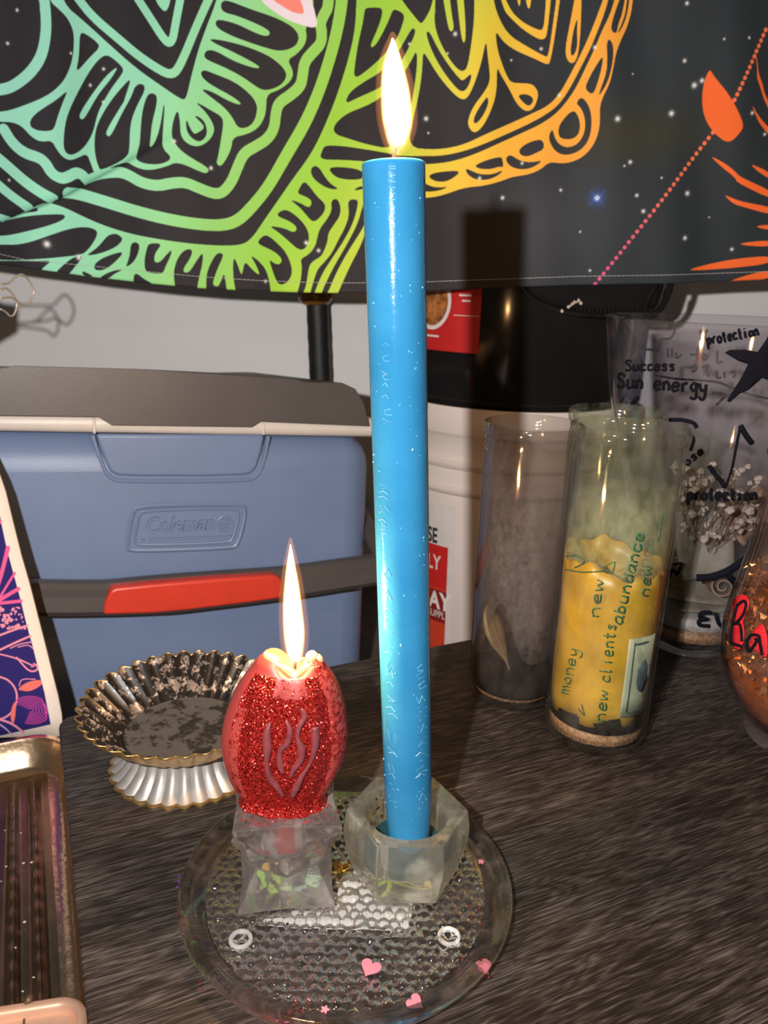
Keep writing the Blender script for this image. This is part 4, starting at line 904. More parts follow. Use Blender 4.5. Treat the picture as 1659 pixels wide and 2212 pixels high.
obj('glass_block', *loft([star_ring(0.0312, 0.0205, SZ, dep=1.0), star_ring(0.0306, 0.0205, SZ+0.0016, dep=1.0), star_ring(0.0190, 0.0215, SZ+0.0165), star_ring(0.0165, 0.0262, SZ+0.0215), star_ring(0.0205, 0.0222, SZ+0.028), star_ring(0.0338, 0.0222, ST-0.0035, dep=0.80), star_ring(0.0342, 0.0225, ST, dep=0.80), scirc(0.0105, ST-0.0003), scirc(0.0100, SZ+0.023), scirc(0.0095, SZ+0.022)]), M['star_glass'], star, angle=14, bevel=0.0006, seg=2)
RCY = SCn[1]+0.002
def redwax():
    t = NT('red_glitter_wax'); v = t.co()
    at = t.n('Attribute', attribute_name='glitter')
    vo = t.n('TexVoronoi'); t.link(v, vo.inputs['Vector']); t.set(vo, Scale=1900.0)
    geo = t.n('NewGeometry'); vm = t.n('VectorMath', operation='SUBTRACT'); t.link(vo.outputs['Color'], vm.inputs[0]); vm.inputs[1].default_value = (0.5, 0.5, 0.5)
    sc_ = t.n('VectorMath', operation='SCALE'); t.link(vm.outputs[0], sc_.inputs[0]); sc_.inputs['Scale'].default_value = 1.5
    ad = t.n('VectorMath', operation='ADD'); t.link(geo.outputs['Normal'], ad.inputs[0]); t.link(sc_.outputs[0], ad.inputs[1])
    no = t.n('VectorMath', operation='NORMALIZE'); t.link(ad.outputs[0], no.inputs[0])
    sepc = t.n('SeparateColor'); t.link(vo.outputs['Color'], sepc.inputs[0])
    gc = t.ramp(sepc.outputs[0], [(0.0, (0.22, 0.008, 0.008)), (0.6, (0.50, 0.018, 0.014)), (1.0, (0.80, 0.07, 0.045))])
    g = t.bsdf(Base_Color=gc, Roughness=0.28, Metallic=0.55); t.link(no.outputs[0], g.inputs['Normal'])
    wx = t.bsdf(Base_Color=(0.37, 0.048, 0.040), Roughness=0.42, Subsurface_Weight=0.2, Subsurface_Radius=(0.008, 0.002, 0.001), Subsurface_Scale=1.0)
    nz_ = t.noise(v, 420, 3); f_ = t.math('ADD', at.outputs['Fac'], t.math('MULTIPLY', t.math('SUBTRACT', nz_, 0.5), 0.9))
    return t.done(t.mix(t.gray(f_, [(0.42, 0), (0.58, 1)]), wx, g))
M['red_wax'] = redwax()
M['mauve'] = plain('smooth_mauve_wax', (0.21, 0.045, 0.050), 0.35, var=0.2, scale=300)
rc = thing('red_glitter_candle', 'lit oval red glitter candle with carved wavy ridges, on the star-cut glass holder', 'candle', (SCn[0], RCY, ST))
OUT = [(1412, 628, 58), (1424, 627, 70), (1437, 626, 79), (1475, 624, 106), (1513, 621, 122), (1551, 618, 132), (1589, 616, 136), (1627, 614, 131), (1665, 611, 117), (1690, 610, 104), (1705, 611, 93), (1716, 612, 91), (1724, 612, 96)]
OUT = spl(OUT, 5); NA = 128; Vr, gl = [], []
nR = len(OUT)
for k, (y, x, hw) in enumerate(OUT):
    P = ony(x, y, RCY); R = hw*abs(ony(x+1, y, RCY)[0]-P[0]); dz = 0.62*R if y < 1690 else np.interp(y, [1690, 1724], [0.62*R, 0.70*R])
    for a in np.linspace(0, 2*PI, NA+1)[:-1]:
        u = math.sin(a); c_ = -math.cos(a)                             # u: -1 left .. 1 right, front is c_<0
        su = math.copysign(abs(u)**0.88, u); sc2 = math.copysign(abs(c_)**0.82, c_)
        px = P[0]+R*su; d = 0.0
        if c_ < 0 and 1440 < y < 1745:
            w_ = min(1, (y-1440)/60)*min(1, (1760-y)/50)
            for g_, dep, wi in ((-0.60+0.10*math.sin(y*0.012), 0.0018, 0.10), (0.70, 0.0014, 0.09), (-0.02+0.05*math.sin(y*0.045), 0.0016, 0.06), (-0.33+0.04*math.sin(y*0.03), 0.0011, 0.05), (0.36+0.04*math.cos(y*0.035), 0.0011, 0.05)):
                d -= dep*w_*math.exp(-((u-g_)/wi)**2)
        z = P[2]
        if y < 1440:                                                    # melted notch round the wick, two horns left
            notch = math.exp(-(((px-ony(639, y, RCY)[0])/0.0062)**2)); z -= 0.0075*notch*min(1, (1440-y)/22)
        Vr.append((px, RCY+(dz-0*d)*sc2+(-d if c_ < 0 else 0), z))
        g0 = 1.0 if y > 1700 or (-0.82 < u < 0.97) else 0.05
        if c_ > 0.1 and y <= 1700: g0 = 0.3
        if y < 1440: g0 = 0.1
        elif y < 1480 and abs(u-0.1) < 0.30: g0 = 0.42
        if c_ < 0 and -0.82 < u < -0.60 and 1500 < y < 1700: g0 = 0.46
        if c_ < 0 and u > 0.74 and y < 1690: g0 = 0.50
        gl.append(g0)
Fr = []
for k in range(nR-1):
    for i in range(NA): j = (i+1) % NA; Fr.append([k*NA+i, k*NA+j, (k+1)*NA+j, (k+1)*NA+i])
tc0 = len(Vr); top_c = np.mean(np.array(Vr[:NA]), 0); notchx = ony(639, 1445, RCY)
Vr.append((notchx[0], RCY, notchx[2])); gl.append(0.1); Fr += [[tc0, (i+1) % NA, i] for i in range(NA)]
Fr.append([(nR-1)*NA+i for i in range(NA)])
body = obj('wax_body', Vr, Fr, M['red_wax'], rc, angle=180)
at = body.data.attributes.new('glitter', 'FLOAT', 'POINT'); at.data.foreach_set('value', gl)
from mathutils.bvhtree import BVHTree
RBVH = BVHTree.FromPolygons([tuple(p) for p in Vr], Fr)
def red_pt(px, py, d=0.0):
    h_, n_, i_, k_ = RBVH.ray_cast(Vector(CO), Vector(ray(px, py)).normalized()); return np.array(h_)
zc_ = lambda x, y: (470+x/5.267, 1380+y/5.267)
for L, wds in (([(600,950),(560,1080),(568,1250),(560,1420),(600,1580),(680,1680),(745,1790)], (0.4, 1.3, 1.5, 0.7, 1.2, 1.1, 0.6)), ([(780,930),(825,1050),(795,1180),(712,1280),(715,1430),(742,1530)], (0.5, 1.0, 1.1, 0.9, 1.2, 0.5)),
               ([(950,790),(990,880),(930,1000),(912,1130),(955,1250),(940,1380),(870,1480),(825,1580)], (0.4, 1.2, 0.9, 0.7, 1.4, 1.1, 0.9, 0.4)), ([(1105,1000),(1115,1120),(1105,1240),(1060,1400),(960,1560),(900,1680),(850,1790)], (1.2, 1.4, 1.2, 0.6, 0.8, 1.3, 0.8))):
    P = spl([red_pt(*zc_(*p)) for p in L], 5); wr = np.interp(np.linspace(0, 1, len(P)), np.linspace(0, 1, len(wds)), wds)*0.00145
    obj('carved_ridge', *tube(P, wr.tolist(), 8), M['mauve'], rc, angle=180)
M['peach'] = plain('peach_wax', (0.75, 0.30, 0.20), 0.3, var=0.1)  # plain peach base colour, no emission
for x, y, r in ((578, 1424, 0.0026), (590, 1428, 0.0027), (598, 1437, 0.0020), (674, 1420, 0.0030), (684, 1428, 0.0032), (668, 1432, 0.0024), (575, 1415, 0.0014)):
    P = ony(x, y, RCY); obj('melted_horn', *lathe(P, [(0.0001, -1.3*r), (0.8*r, -r), (r, -0.2*r), (0.9*r, 0.45*r), (0.5*r, 0.9*r), (0.0001, 1.02*r)], 16, P[2]), M['peach'], rc, angle=180, label='melted peach-coloured wax horn')
obj('wick', *tube([ony(637, 1452, RCY), ony(637, 1440, RCY), ony(639, 1428, RCY)], 0.0007, 8), M['wick'], rc)
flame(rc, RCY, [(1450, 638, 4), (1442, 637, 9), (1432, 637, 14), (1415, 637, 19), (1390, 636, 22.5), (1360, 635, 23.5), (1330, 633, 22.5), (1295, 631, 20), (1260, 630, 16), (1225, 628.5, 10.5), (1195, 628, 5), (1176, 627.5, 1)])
obj('wax_peg', *lathe(SCn, [(0.0088, SZ+0.0232), (0.0094, SZ+0.026), (0.0094, ST-0.0004)], 24), M['red_wax'], rc)
gr = []
for k in range(900):
    a = RNG.uniform(0, 2*PI); rr = RNG.uniform(0.012, 0.026)*(1.0 if abs(math.sin(2*(a-rot))) > 0.6 else 0.72); P = np.array([SCn[0]+rr*math.cos(a), SCn[1]+rr*math.sin(a)*0.80, ST+0.0004]); e = RNG.normal(0, 0.0005, (3, 3)); gr.append((P+e*np.array([1, 1, .4])+np.array([0, 0, 0.0002]), [[0, 1, 2]]))
M['red_flake'] = plain('red_glitter_flake', (0.6, 0.03, 0.025), 0.25, 0.5, var=0.5, scale=900)
obj('spilled_glitter', *join(gr), M['red_flake'], rc, smooth=False, kind='stuff', label='loose red glitter on the glass shoulder')

# ================================================================== fluted metal dish
def patina(name, dark, light, cut, scale, metal=0.85, rough=0.35, edge=None):
    t = NT(name); v = t.co(); n = t.noise(v, scale, 7, 0.72)
    f_ = t.gray(n, [(cut-0.03, 0), (cut+0.03, 1)])
    c = t.mixc(f_, dark, light)
    b = t.bsdf(Base_Color=c, Roughness=rough); t.link(t.math('MULTIPLY', f_, metal), b.inputs['Metallic'])
    t.link(t.bump(n, 0.25, 0.0006), b.inputs['Normal']); return t.done(b)
M['dish_in'] = patina('sooty_silver', (0.012, 0.010, 0.009), (0.58, 0.48, 0.41), 0.565, 160, 0.75, 0.33)
M['dish_floor'] = patina('grey_dish_floor', (0.016, 0.013, 0.010), (0.085, 0.078, 0.072), 0.47, 75, 0.1, 0.65)
M['dish_foot'] = plain('matte_silver', (0.36, 0.33, 0.305), 0.45, 0.45, var=0.12, scale=140)
M['brass'] = plain('worn_brass_edge', (0.62, 0.40, 0.15), 0.38, 0.9, var=0.3, scale=300)
DC = np.array([-0.113, 0.396]); ND = 36
dish = thing('fluted_metal_dish', 'tarnished fluted metal pedestal dish with wavy brass rim, behind the red candle', 'dish', (DC[0], DC[1], 0))
def flute_ring(r, z, amp, zamp, n, sub=10, ph=0.0):
    out = []
    for i in range(n*sub):
        a = 2*PI*i/(n*sub)+ph; w_ = abs(math.sin(0.5*n*(a-ph)))*2-1        # rounded scallops with sharp creases between
        out.append((DC[0]+(r+amp*w_)*math.cos(a), DC[1]+(r+amp*w_)*math.sin(a), z+zamp*w_))
    return out
bz0, bz1 = 0.0205, 0.0415
lv = [(0.0345, bz0, 0.0001, 0), (0.0365, bz0+0.0012, 0.0005, 0), (0.044, bz0+0.0080, 0.0016, 0), (0.052, bz0+0.0155, 0.0019, 0), (0.0572, bz1, 0.0020, 0.0007)]
V1, F1 = loft([flute_ring(r, z, a_, za_, ND) for r, z, a_, za_ in lv], False, False)
bowl_in = obj('bowl', V1, F1, M['dish_in'], dish, angle=50)
V2, F2 = loft([flute_ring(r+0.0007, z-0.0004, a_, za_, ND) for r, z, a_, za_ in lv], True, False)
obj('bowl_outside', V2, F2, M['brass'], dish, angle=50)
obj('rim_edge', *tube(flute_ring(0.0576, bz1, 0.0020, 0.0007, ND), 0.00048, 6, True), M['brass'], dish, angle=180, label='brass wavy rim edge')
V, Fq = lathe(DC, [(0.001, bz0+0.0006), (0.033, bz0+0.0006), (0.0352, bz0+0.0012), (0.0352, bz0+0.0003), (0.001, bz0+0.0001)], 72); obj('bowl_floor', V, Fq, M['dish_floor'], dish)
NF = 30
fv = [(0.0300, bz0-0.0004, 0.0004, 0), (0.0305, 0.0165, 0.0007, 0), (0.0335, 0.0095, 0.0009, 0), (0.0385, 0.0040, 0.0011, 0), (0.0425, 0.0012, 0.0012, 0)]
V, Fq = loft([flute_ring(r, z, a_, za_, NF) for r, z, a_, za_ in fv], True, True); obj('foot', V, Fq, M['dish_foot'], dish, angle=35)
V, Fq = loft([flute_ring(0.0424, 0.0013, 0.0012, 0, NF), flute_ring(0.0440, 0.0011, 0.0012, 0, NF), flute_ring(0.0440, 0.0001, 0.0012, 0, NF), flute_ring(0.0420, 0.0001, 0.0012, 0, NF)], False, False); obj('foot_edge', V, Fq, M['brass'], dish, angle=50, label='brass edge of the foot')

# ================================================================== handwriting: a small stroke alphabet laid on curved glass
GL = {'a': [[(.8,.55),(.5,.62),(.15,.45),(.1,.15),(.4,0),(.7,.2),(.8,.6)],[(.8,.6),(.78,.1),(.95,0)]], 'b': [[(.15,1),(.15,0)],[(.15,.45),(.5,.6),(.8,.35),(.6,.03),(.15,.05)]], 'c': [[(.85,.5),(.5,.62),(.15,.4),(.2,.08),(.55,0),(.9,.12)]],
      'd': [[(.8,1),(.78,0)],[(.78,.45),(.45,.6),(.12,.35),(.3,0),(.78,.12)]], 'e': [[(.12,.3),(.8,.36),(.65,.6),(.3,.58),(.1,.3),(.3,0),(.85,.1)]], 'g': [[(.8,.55),(.4,.62),(.12,.35),(.4,.08),(.78,.3),(.8,.6)],[(.8,.6),(.82,-.3),(.5,-.5),(.1,-.35)]],
      'h': [[(.15,1),(.15,0)],[(.15,.4),(.5,.6),(.75,.45),(.75,0)]], 'i': [[(.4,.6),(.42,0)],[(.4,.85),(.42,.9)]], 'l': [[(.3,1),(.3,.05),(.5,0)]], 'm': [[(.05,.6),(.08,0)],[(.08,.45),(.3,.6),(.45,.4),(.45,0)],[(.45,.42),(.7,.6),(.88,.4),(.9,0)]],
      'n': [[(.12,.6),(.14,0)],[(.14,.42),(.5,.62),(.78,.42),(.8,0)]], 'o': [[(.5,.6),(.15,.45),(.15,.12),(.5,0),(.82,.18),(.8,.45),(.5,.6)]], 'p': [[(.15,.6),(.14,-.45)],[(.14,.42),(.5,.62),(.8,.38),(.55,.02),(.15,.08)]], 'r': [[(.2,.6),(.22,0)],[(.22,.38),(.5,.6),(.8,.55)]],
      's': [[(.8,.55),(.4,.62),(.25,.45),(.7,.25),(.6,.02),(.15,.05)]], 't': [[(.4,.95),(.42,.08),(.7,0)],[(.1,.62),(.75,.64)]], 'u': [[(.12,.6),(.14,.12),(.45,0),(.75,.15)],[(.78,.6),(.8,0)]], 'w': [[(.05,.6),(.22,0),(.48,.5),(.72,0),(.95,.6)]], 'y': [[(.12,.6),(.3,.15),(.7,.25)],[(.82,.6),(.75,-.3),(.4,-.5),(.05,-.3)]],
      'S': [[(.85,.85),(.4,1),(.12,.78),(.6,.5),(.8,.2),(.4,0),(.08,.12)]], 'P': [[(.15,1),(.17,-.05)],[(.15,.95),(.7,.95),(.8,.65),(.2,.45)]], 'E': [[(.85,.95),(.3,.95),(.2,.62),(.65,.52),(.2,.45),(.15,.08),(.85,.02)]], 'V': [[(.05,.95),(.42,0),(.9,1.0)]], 'B': [[(.2,1),(.12,0)],[(.2,1),(.75,.95),(.7,.6),(.2,.52),(.85,.4),(.8,.05),(.12,0)]], 'A': [[(.05,0),(.45,1),(.85,0)],[(.2,.4),(.7,.4)]], 'N': [[(.1,0),(.12,1),(.75,.05),(.8,1)]], ' ': []}
def write(txt, A, B, h, put, r, wide=0.62, jit=0.03, seed=1):
    """letters along the straight pen line A->B (photograph pixels), cap height h pixels; put() drops a pen point on the surface"""
    A, B = np.array(A, float), np.array(B, float); u = (B-A); L = np.linalg.norm(u); u /= L; n = np.array([u[1], -u[0]]); k = L/len(txt); rs_ = random.Random(seed); out = []
    for i, ch in enumerate(txt):
        for st in GL.get(ch, []):
            p = [A+u*(i+x*0.92+rs_.uniform(-jit, jit))*k+n*h*(y+rs_.uniform(-jit, jit)) for x, y in st]
            p = spl(p, 3) if len(p) > 2 else np.array(p); out.append(tube([put(*q_) for q_ in p], r, 5))
    return out
def rev_put(c, rfun, z0, z1, d=0.0003, back=False):
    def f(x, y):
        P = onrev(x, y, c, rfun, z0, z1, back); v_ = np.array([P[0]-c[0], P[1]-c[1], 0]); v_ /= np.linalg.norm(v_)+1e-9; return P+v_*d
    return f

# ================================================================== tall glass jars
M['jar_glass'] = clear('jar_glass', (0.97, 0.975, 0.955), 0.07, (0.42, 0.40, 0.37), 70, (0.42, 0.80), 0.06, 1.5, (1, 1, 0.5))
M['jar_sooty'] = clear('sooty_jar_glass', (0.90, 0.885, 0.87), 0.07, (0.26, 0.235, 0.225), 60, (0.33, 0.66), 0.08, 1.5, (1, 1, 0.4))
M['jar_greenish'] = clear('smoky_jar_glass', (0.90, 0.92, 0.86), 0.14, (0.46, 0.47, 0.38), 60, (0.35, 0.7), 0.08, 1.5, (1, 1, 0.5))
def jar(name, label, c, R, Hj, mat):
    t = thing(name, label, 'jar', (c[0], c[1], 0), 'tall candle jars behind the blue candle'); w_ = 0.0019
    o_ = [(R*0.80, 0.0003), (R*0.91, 0.0012), (R*0.975, 0.0045), (R, 0.010), (R, Hj-0.019), (R*0.985, Hj-0.015), (R*0.965, Hj-0.0125), (R*0.985, Hj-0.0112), (R*0.97, Hj-0.0098), (R*1.0, Hj-0.0085), (R*1.035, Hj-0.0070), (R*1.045, Hj-0.0035), (R*1.03, Hj-0.0008), (R*1.0, Hj), (R*0.965, Hj-0.0006)]
    i_ = [(R*0.925, Hj-0.008), (R-w_-0.001, Hj-0.014), (R-w_, Hj-0.020), (R-w_, 0.012), (R*0.88, 0.0075), (R*0.7, 0.0066)]
    obj('glass', *lathe(c, o_+i_, 72), mat, t, angle=60); return t
JR, JL, J3 = (0.1412, 0.4410), (0.0945, 0.4880), (0.1520, 0.5065)
jr = jar('tall_glass_jar', 'front tall glass jar holding yellow wax with green writing', JR, 0.0325, 0.2022, M['jar_glass'])
jl = jar('tall_glass_jar', 'smoke-greyed tall glass jar with a bay leaf inside, left of the yellow jar', JL, 0.0308, 0.1938, M['jar_sooty'])
j3 = jar('tall_glass_jar', 'cloudy tall glass jar half hidden behind the jar of yellow wax', J3, 0.0300, 0.2005, M['jar_greenish'])
def mound(c, r, z0, hfun, n=40, nr=7):
    V, Fq = [], []
    for j in range(nr+1):
        rr = r*j/nr
        for i in range(n): a = 2*PI*i/n; V.append((c[0]+rr*math.cos(a), c[1]+rr*math.sin(a), z0+hfun(rr/r, a)))
    for j in range(nr):
        for i in range(n): k = (i+1) % n; Fq.append([j*n+i, j*n+k, (j+1)*n+k, (j+1)*n+i])
    b = len(V)
    for i in range(n): V.append((c[0]+r*math.cos(2*PI*i/n), c[1]+r*math.sin(2*PI*i/n), z0))
    Fq += [[nr*n+i, nr*n+(i+1) % n, b+(i+1) % n, b+i] for i in range(n)]; Fq.append([b+i for i in range(n)][::-1]); return V, Fq
# front jar contents
ri = 0.0300
obj('sand_bed', *mound(JR, 0.0292, 0.0068, lambda q_, a: 0.008+0.0035*math.cos(a-2.6)*q_+0.0008*math.sin(9*a+q_*7)+0.0006*math.sin(17*a)), M['sand'], jr, angle=180, kind='stuff')
obj('soot_layer', *mound(JR, 0.0298, 0.0155, lambda q_, a: 0.009-0.0035*math.cos(a-2.6)*q_+0.0018*math.sin(5*a+1)*q_+0.001*math.sin(11*a)*q_), M['soot'], jr, angle=180, kind='stuff')
def waxwall(c, r0, z0f, z1f, a0, a1, th, n=60, nz=10):
    V, Fq = [], []
    for rr in (r0, r0-th):
        for j in range(nz+1):
            for i in range(n+1):
                a = a0+(a1-a0)*i/n; za, zb = z0f(a), z1f(a); r_ = rr-0.0004*math.sin(7*a+j); V.append((c[0]+r_*math.cos(a), c[1]+r_*math.sin(a), za+(zb-za)*j/nz))
    o_ = (nz+1)*(n+1)
    for j in range(nz):
        for i in range(n): q_ = [j*(n+1)+i, j*(n+1)+i+1, (j+1)*(n+1)+i+1, (j+1)*(n+1)+i]; Fq += [q_, [k+o_ for k in q_][::-1]]
    for j, rv in ((0, 1), (nz, 0)):
        for i in range(n): Fq.append([j*(n+1)+i, j*(n+1)+i+1, j*(n+1)+i+1+o_, j*(n+1)+i+o_])
    for i in (0, n):
        for j in range(nz): Fq.append([j*(n+1)+i, (j+1)*(n+1)+i, (j+1)*(n+1)+i+o_, j*(n+1)+i+o_])
    return V, Fq
ztop = lambda a: 0.121+0.0022*math.sin(5*a+0.5)+0.0013*math.sin(13*a)-0.004*math.cos(a+0.6)
zbot = lambda a: 0.030+0.004*math.sin(a+2.2)
obj('wax_wall', *waxwall(JR, ri-0.0004, lambda a: 0.0235-0.006*math.cos(a+2.2)*0.5+0.001*math.sin(7*a), ztop, -PI, PI-0.02, 0.004, 110, 10), M['wax_yellow'], jr, angle=180, label='thick yellow wax coat inside the jar')
def fade_up(t, fac, za, zb):                                          # the film thins out towards its upper edge
    tc = t.n('TexCoord'); sp_ = t.n('SeparateXYZ'); t.link(tc.outputs['Object'], sp_.inputs[0]); mr = t.n('MapRange'); t.link(sp_.outputs['Z'], mr.inputs[0])
    for k_, v_ in ((1, za), (2, zb), (3, 1.0), (4, 0.0)): mr.inputs[k_].default_value = v_
    return t.math('MULTIPLY', fac, mr.outputs[0])
def film():
    t = NT('greenish_wax_film'); v = t.co(scale=(1, 1, 0.6)); n = t.noise(v, 55, 6, 0.7)
    d = t.bsdf(Base_Color=(0.37, 0.40, 0.25), Roughness=0.5); tr = t.n('BsdfTransparent')
    return t.done(t.mix(fade_up(t, t.math('MULTIPLY', t.gray(n, [(0.35, 0.0), (0.62, 1.0)]), 0.42), 0.130, 0.168), tr, d))
M['film'] = film()
obj('wax_film', *waxwall(JR, ri-0.0002, lambda a: ztop(a)-0.001, lambda a: 0.166+0.006*math.sin(2*a+1.0)+0.0015*math.sin(9*a), -PI, PI-0.02, 0.0004, 90, 5), M['film'], jr, angle=180, label='cloudy green wax film above the yellow')
put = rev_put(JR, lambda z: 0.0326, 0.004, 0.20, 0.0002)
g = write('new', (1305, 1560), (1314, 1490), 24, put, 0.00042, seed=2)+write('clients', (1316, 1475), (1330, 1345), 24, put, 0.00042, seed=3)+write('new', (1292, 1335), (1304, 1250), 22, put, 0.00042, seed=4)
g += write('abundance', (1342, 1350), (1392, 1150), 24, put, 0.00050, seed=5)+write('money', (1226, 1500), (1250, 1400), 22, put, 0.00034, seed=6)+write('new', (1398, 1290), (1408, 1220), 20, put, 0.00036, seed=7)
g += [tube([put(*p) for p in spl(L, 4)], 0.00030, 5) for L in ([(1222, 1202), (1245, 1200), (1262, 1214), (1242, 1226)], [(1222, 1230), (1260, 1236), (1318, 1232)], [(1310, 1222), (1328, 1214), (1322, 1240)], [(1250, 1530), (1262, 1545), (1256, 1520)], [(1430, 1110), (1426, 1140), (1420, 1168)])]
obj('green_writing', *join(g), M['ink_green'], jr, angle=180, kind='stuff', label='green glitter handwriting on the glass')
zr0, zr1 = onrev(1360, 1545, JR, lambda z: ri-0.0006, 0, .2)[2], onrev(1395, 1372, JR, lambda z: ri-0.0006, 0, .2)[2]
ang = lambda x, y: (lambda P: math.atan2(P[1]-JR[1], P[0]-JR[0]))(onrev(x, y, JR, lambda z: 0.0325, 0, .2))
al, ar = ang(1352, 1460), ang(1408, 1460)
M['note'] = plain('banknote_paper', (0.33, 0.36, 0.25), 0.7, var=0.12, scale=90); M['note_ink'] = plain('banknote_grey_green', (0.045, 0.075, 0.085), 0.7, var=0.6, scale=500)
ripper = lambda a: 0
nb = obj('paper_note', *waxwall(JR, ri+0.0009, lambda a: zr0, lambda a: zr1, al, ar, 0.0003, 16, 4), M['note'], jr, angle=180, label='pale folded note behind the glass')
wA = (ar-al)
obj('note_border', *join([waxwall(JR, ri+0.0011, lambda a: zr0+0.003, lambda a: zr1-0.003, al+wA*0.17, al+wA*0.22, 0.0003, 2, 4), waxwall(JR, ri+0.0011, lambda a: zr1-0.0042, lambda a: zr1-0.003, al+wA*0.17, ar, 0.0003, 10, 1), waxwall(JR, ri+0.0011, lambda a: zr0+0.003, lambda a: zr0+0.004, al+wA*0.17, ar, 0.0003, 10, 1)]), M['note_ink'], nb, angle=180)
obj('note_medallion', *join([waxwall(JR, ri+0.0011, lambda a: (zr0+zr1)/2-0.011*math.sqrt(max(0.02, 1-((a-(al+wA*0.68))/(wA*0.30))**2)), lambda a: (zr0+zr1)/2+0.011*math.sqrt(max(0.02, 1-((a-(al+wA*0.68))/(wA*0.30))**2)), al+wA*0.40, al+wA*0.96, 0.0003, 16, 2)]), M['note_ink'], nb, angle=180)
# left jar contents
obj('sand_bed', *mound(JL, 0.0274, 0.0068, lambda q_, a: 0.004+0.0015*math.sin(3*a)*q_+0.0006*math.sin(13*a)), M['sand'], jl, angle=180, kind='stuff')
obj('soot_layer', *mound(JL, 0.0284, 0.0095, lambda q_, a: 0.012+0.003*math.sin(2*a+1)*q_+0.001*math.sin(11*a)*q_-0.004*(1-q_)), M['soot'], jl, angle=180, kind='stuff')
M['greyfilm'] = None
def gfilm():
    t = NT('grey_soot_film'); v = t.co(scale=(1, 1, 0.7)); n = t.noise(v, 260, 5, 0.75)
    d = t.bsdf(Base_Color=(0.20, 0.185, 0.19), Roughness=0.55); tr = t.n('BsdfTransparent')
    return t.done(t.mix(fade_up(t, t.math('MULTIPLY', t.gray(n, [(0.36, 0.05), (0.62, 1.0)]), 0.38), 0.115, 0.165), tr, d))
M['greyfilm'] = gfilm()
obj('soot_film', *waxwall(JL, 0.0286, lambda a: 0.036+0.002*math.sin(5*a)+0.040*math.exp(-((a+2.15)/0.42)**2), lambda a: 0.165+0.006*math.sin(3*a+2)+0.002*math.sin(7*a), -PI, PI-0.02, 0.0004, 90, 5), M['greyfilm'], jl, angle=180, label='speckled grey film lining the jar')
lf0, lf1 = onrev(1050, 1305, JL, lambda z: 0.0265, 0, .2), onrev(1098, 1440, JL, lambda z: 0.0265, 0, .2)
V, Fq = [], []; nl_ = 14
for k in range(nl_+1):
    t_ = k/nl_; c_ = lf0*(1-t_)+lf1*t_; w_ = 0.0078*math.sin(PI*min(1, t_**0.8))*(1-0.25*t_)+0.0003; dirv = np.array([0.86, 0.5, 0.28]); 
    for s_ in (-1, -0.5, 0, 0.5, 1): V.append(c_+dirv*w_*s_+np.array([0, 0.0012*s_*s_-0.0008, 0.0006*math.sin(9*t_)]))
for k in range(nl_):
    for i in range(4): Fq.append([k*5+i, k*5+i+1, k*5+6+i, k*5+5+i])
bl = thing('bay_leaf', 'dried olive bay leaf standing inside the smoke-greyed jar', 'leaf', lf1)
lo_ = obj('blade', V, Fq, M['leaf'], bl, angle=180); sm = lo_.modifiers.new('thickness', 'SOLIDIFY'); sm.thickness = 0.0005
obj('midrib', *tube([lf0*(1-t_)+lf1*t_-np.array([0, 0.0012, 0]) for t_ in np.linspace(0.02, 1.04, 10)], 0.0005, 6), M['stem'], bl)

# ================================================================== flared glass vase with writing
VC = (0.2507, 0.575); VH = 0.256
VZ = [0, 0.004, 0.0085, 0.03, 0.077, 0.13, 0.20, 0.256]; VR = [0.0285, 0.0305, 0.034, 0.0385, 0.0475, 0.0625, 0.083, 0.0912]
vr = lambda z: float(np.interp(z, VZ, VR))
M['vase_glass'] = clear('vase_glass', (0.90, 0.89, 0.905), 0.10, (0.50, 0.48, 0.47), 30, (0.40, 0.85), 0.05, 1.45, (1, 1, 0.7))
vase = thing('flared_glass_vase', 'large flared clear glass vase covered in black marker words and a star', 'vase', (VC[0], VC[1], 0))
zz_ = np.linspace(0.0085, VH, 26); prof = [(0.012, 0.0002), (0.0285, 0.0002), (0.0310, 0.0022), (0.0305, 0.0048), (0.0320, 0.0070)]+[(vr(z), z) for z in zz_]
prof += [(0.0920, VH+0.0012), (0.0905, VH+0.0018), (0.0893, VH)]+[(vr(z)-0.0018, z) for z in zz_[::-1][:-2]]+[(0.030, 0.0135), (0.010, 0.0115)]
obj('glass', *lathe(VC, prof, 96), M['vase_glass'], vase, angle=60)
vp = rev_put(VC, vr, 0.0, VH, 0.0004); vb = rev_put(VC, lambda z: vr(z)-0.002, 0.0, VH, -0.0002, True)
wI = []
Z5 = lambda x, y: (1280+x/4.378, 620+y/4.378); Z6 = lambda x, y: (1420+x/3.687, 880+y/3.687)
wI += write('Success', Z5(315, 790), Z5(790, 790), 22, vp, 0.00085, seed=21)
wI += write('Sun energy', Z5(235, 950), Z5(1090, 1000), 30, vp, 0.00105, seed=22)
wI += write('protection', Z5(1085, 545), Z5(1580, 455), 22, vp, 0.00085, seed=23)
wI += write('protection', Z6(238, 735), Z6(800, 735), 24, vp, 0.0012, seed=24)
wI += write('ose', Z6(232, 470), Z6(385, 350), 17, vp, 0.00085, seed=25)
wI += [tube([vp(*Z6(x, y)) for x, y in spl(L, 4)], r, 6) for L, r in (([(412, 465), (470, 545), (542, 632)], 0.0017), ([(542, 632), (590, 500), (630, 300), (660, 150)], 0.0009), ([(662, 145), (700, 215), (752, 285)], 0.0018), ([(100, 100), (200, 100), (290, 125), (315, 165)], 0.0015), ([(262, 205), (290, 260), (265, 340)], 0.0012),
                                                                   ([(310, 1355), (420, 1350), (540, 1310), (640, 1250), (720, 1190), (790, 1110)], 0.0030), ([(560, 1330), (610, 1390), (660, 1450)], 0.0024))]
wI += write('EV', Z6(310, 1740), Z6(590, 1755), 32, vp, 0.0016, seed=27)
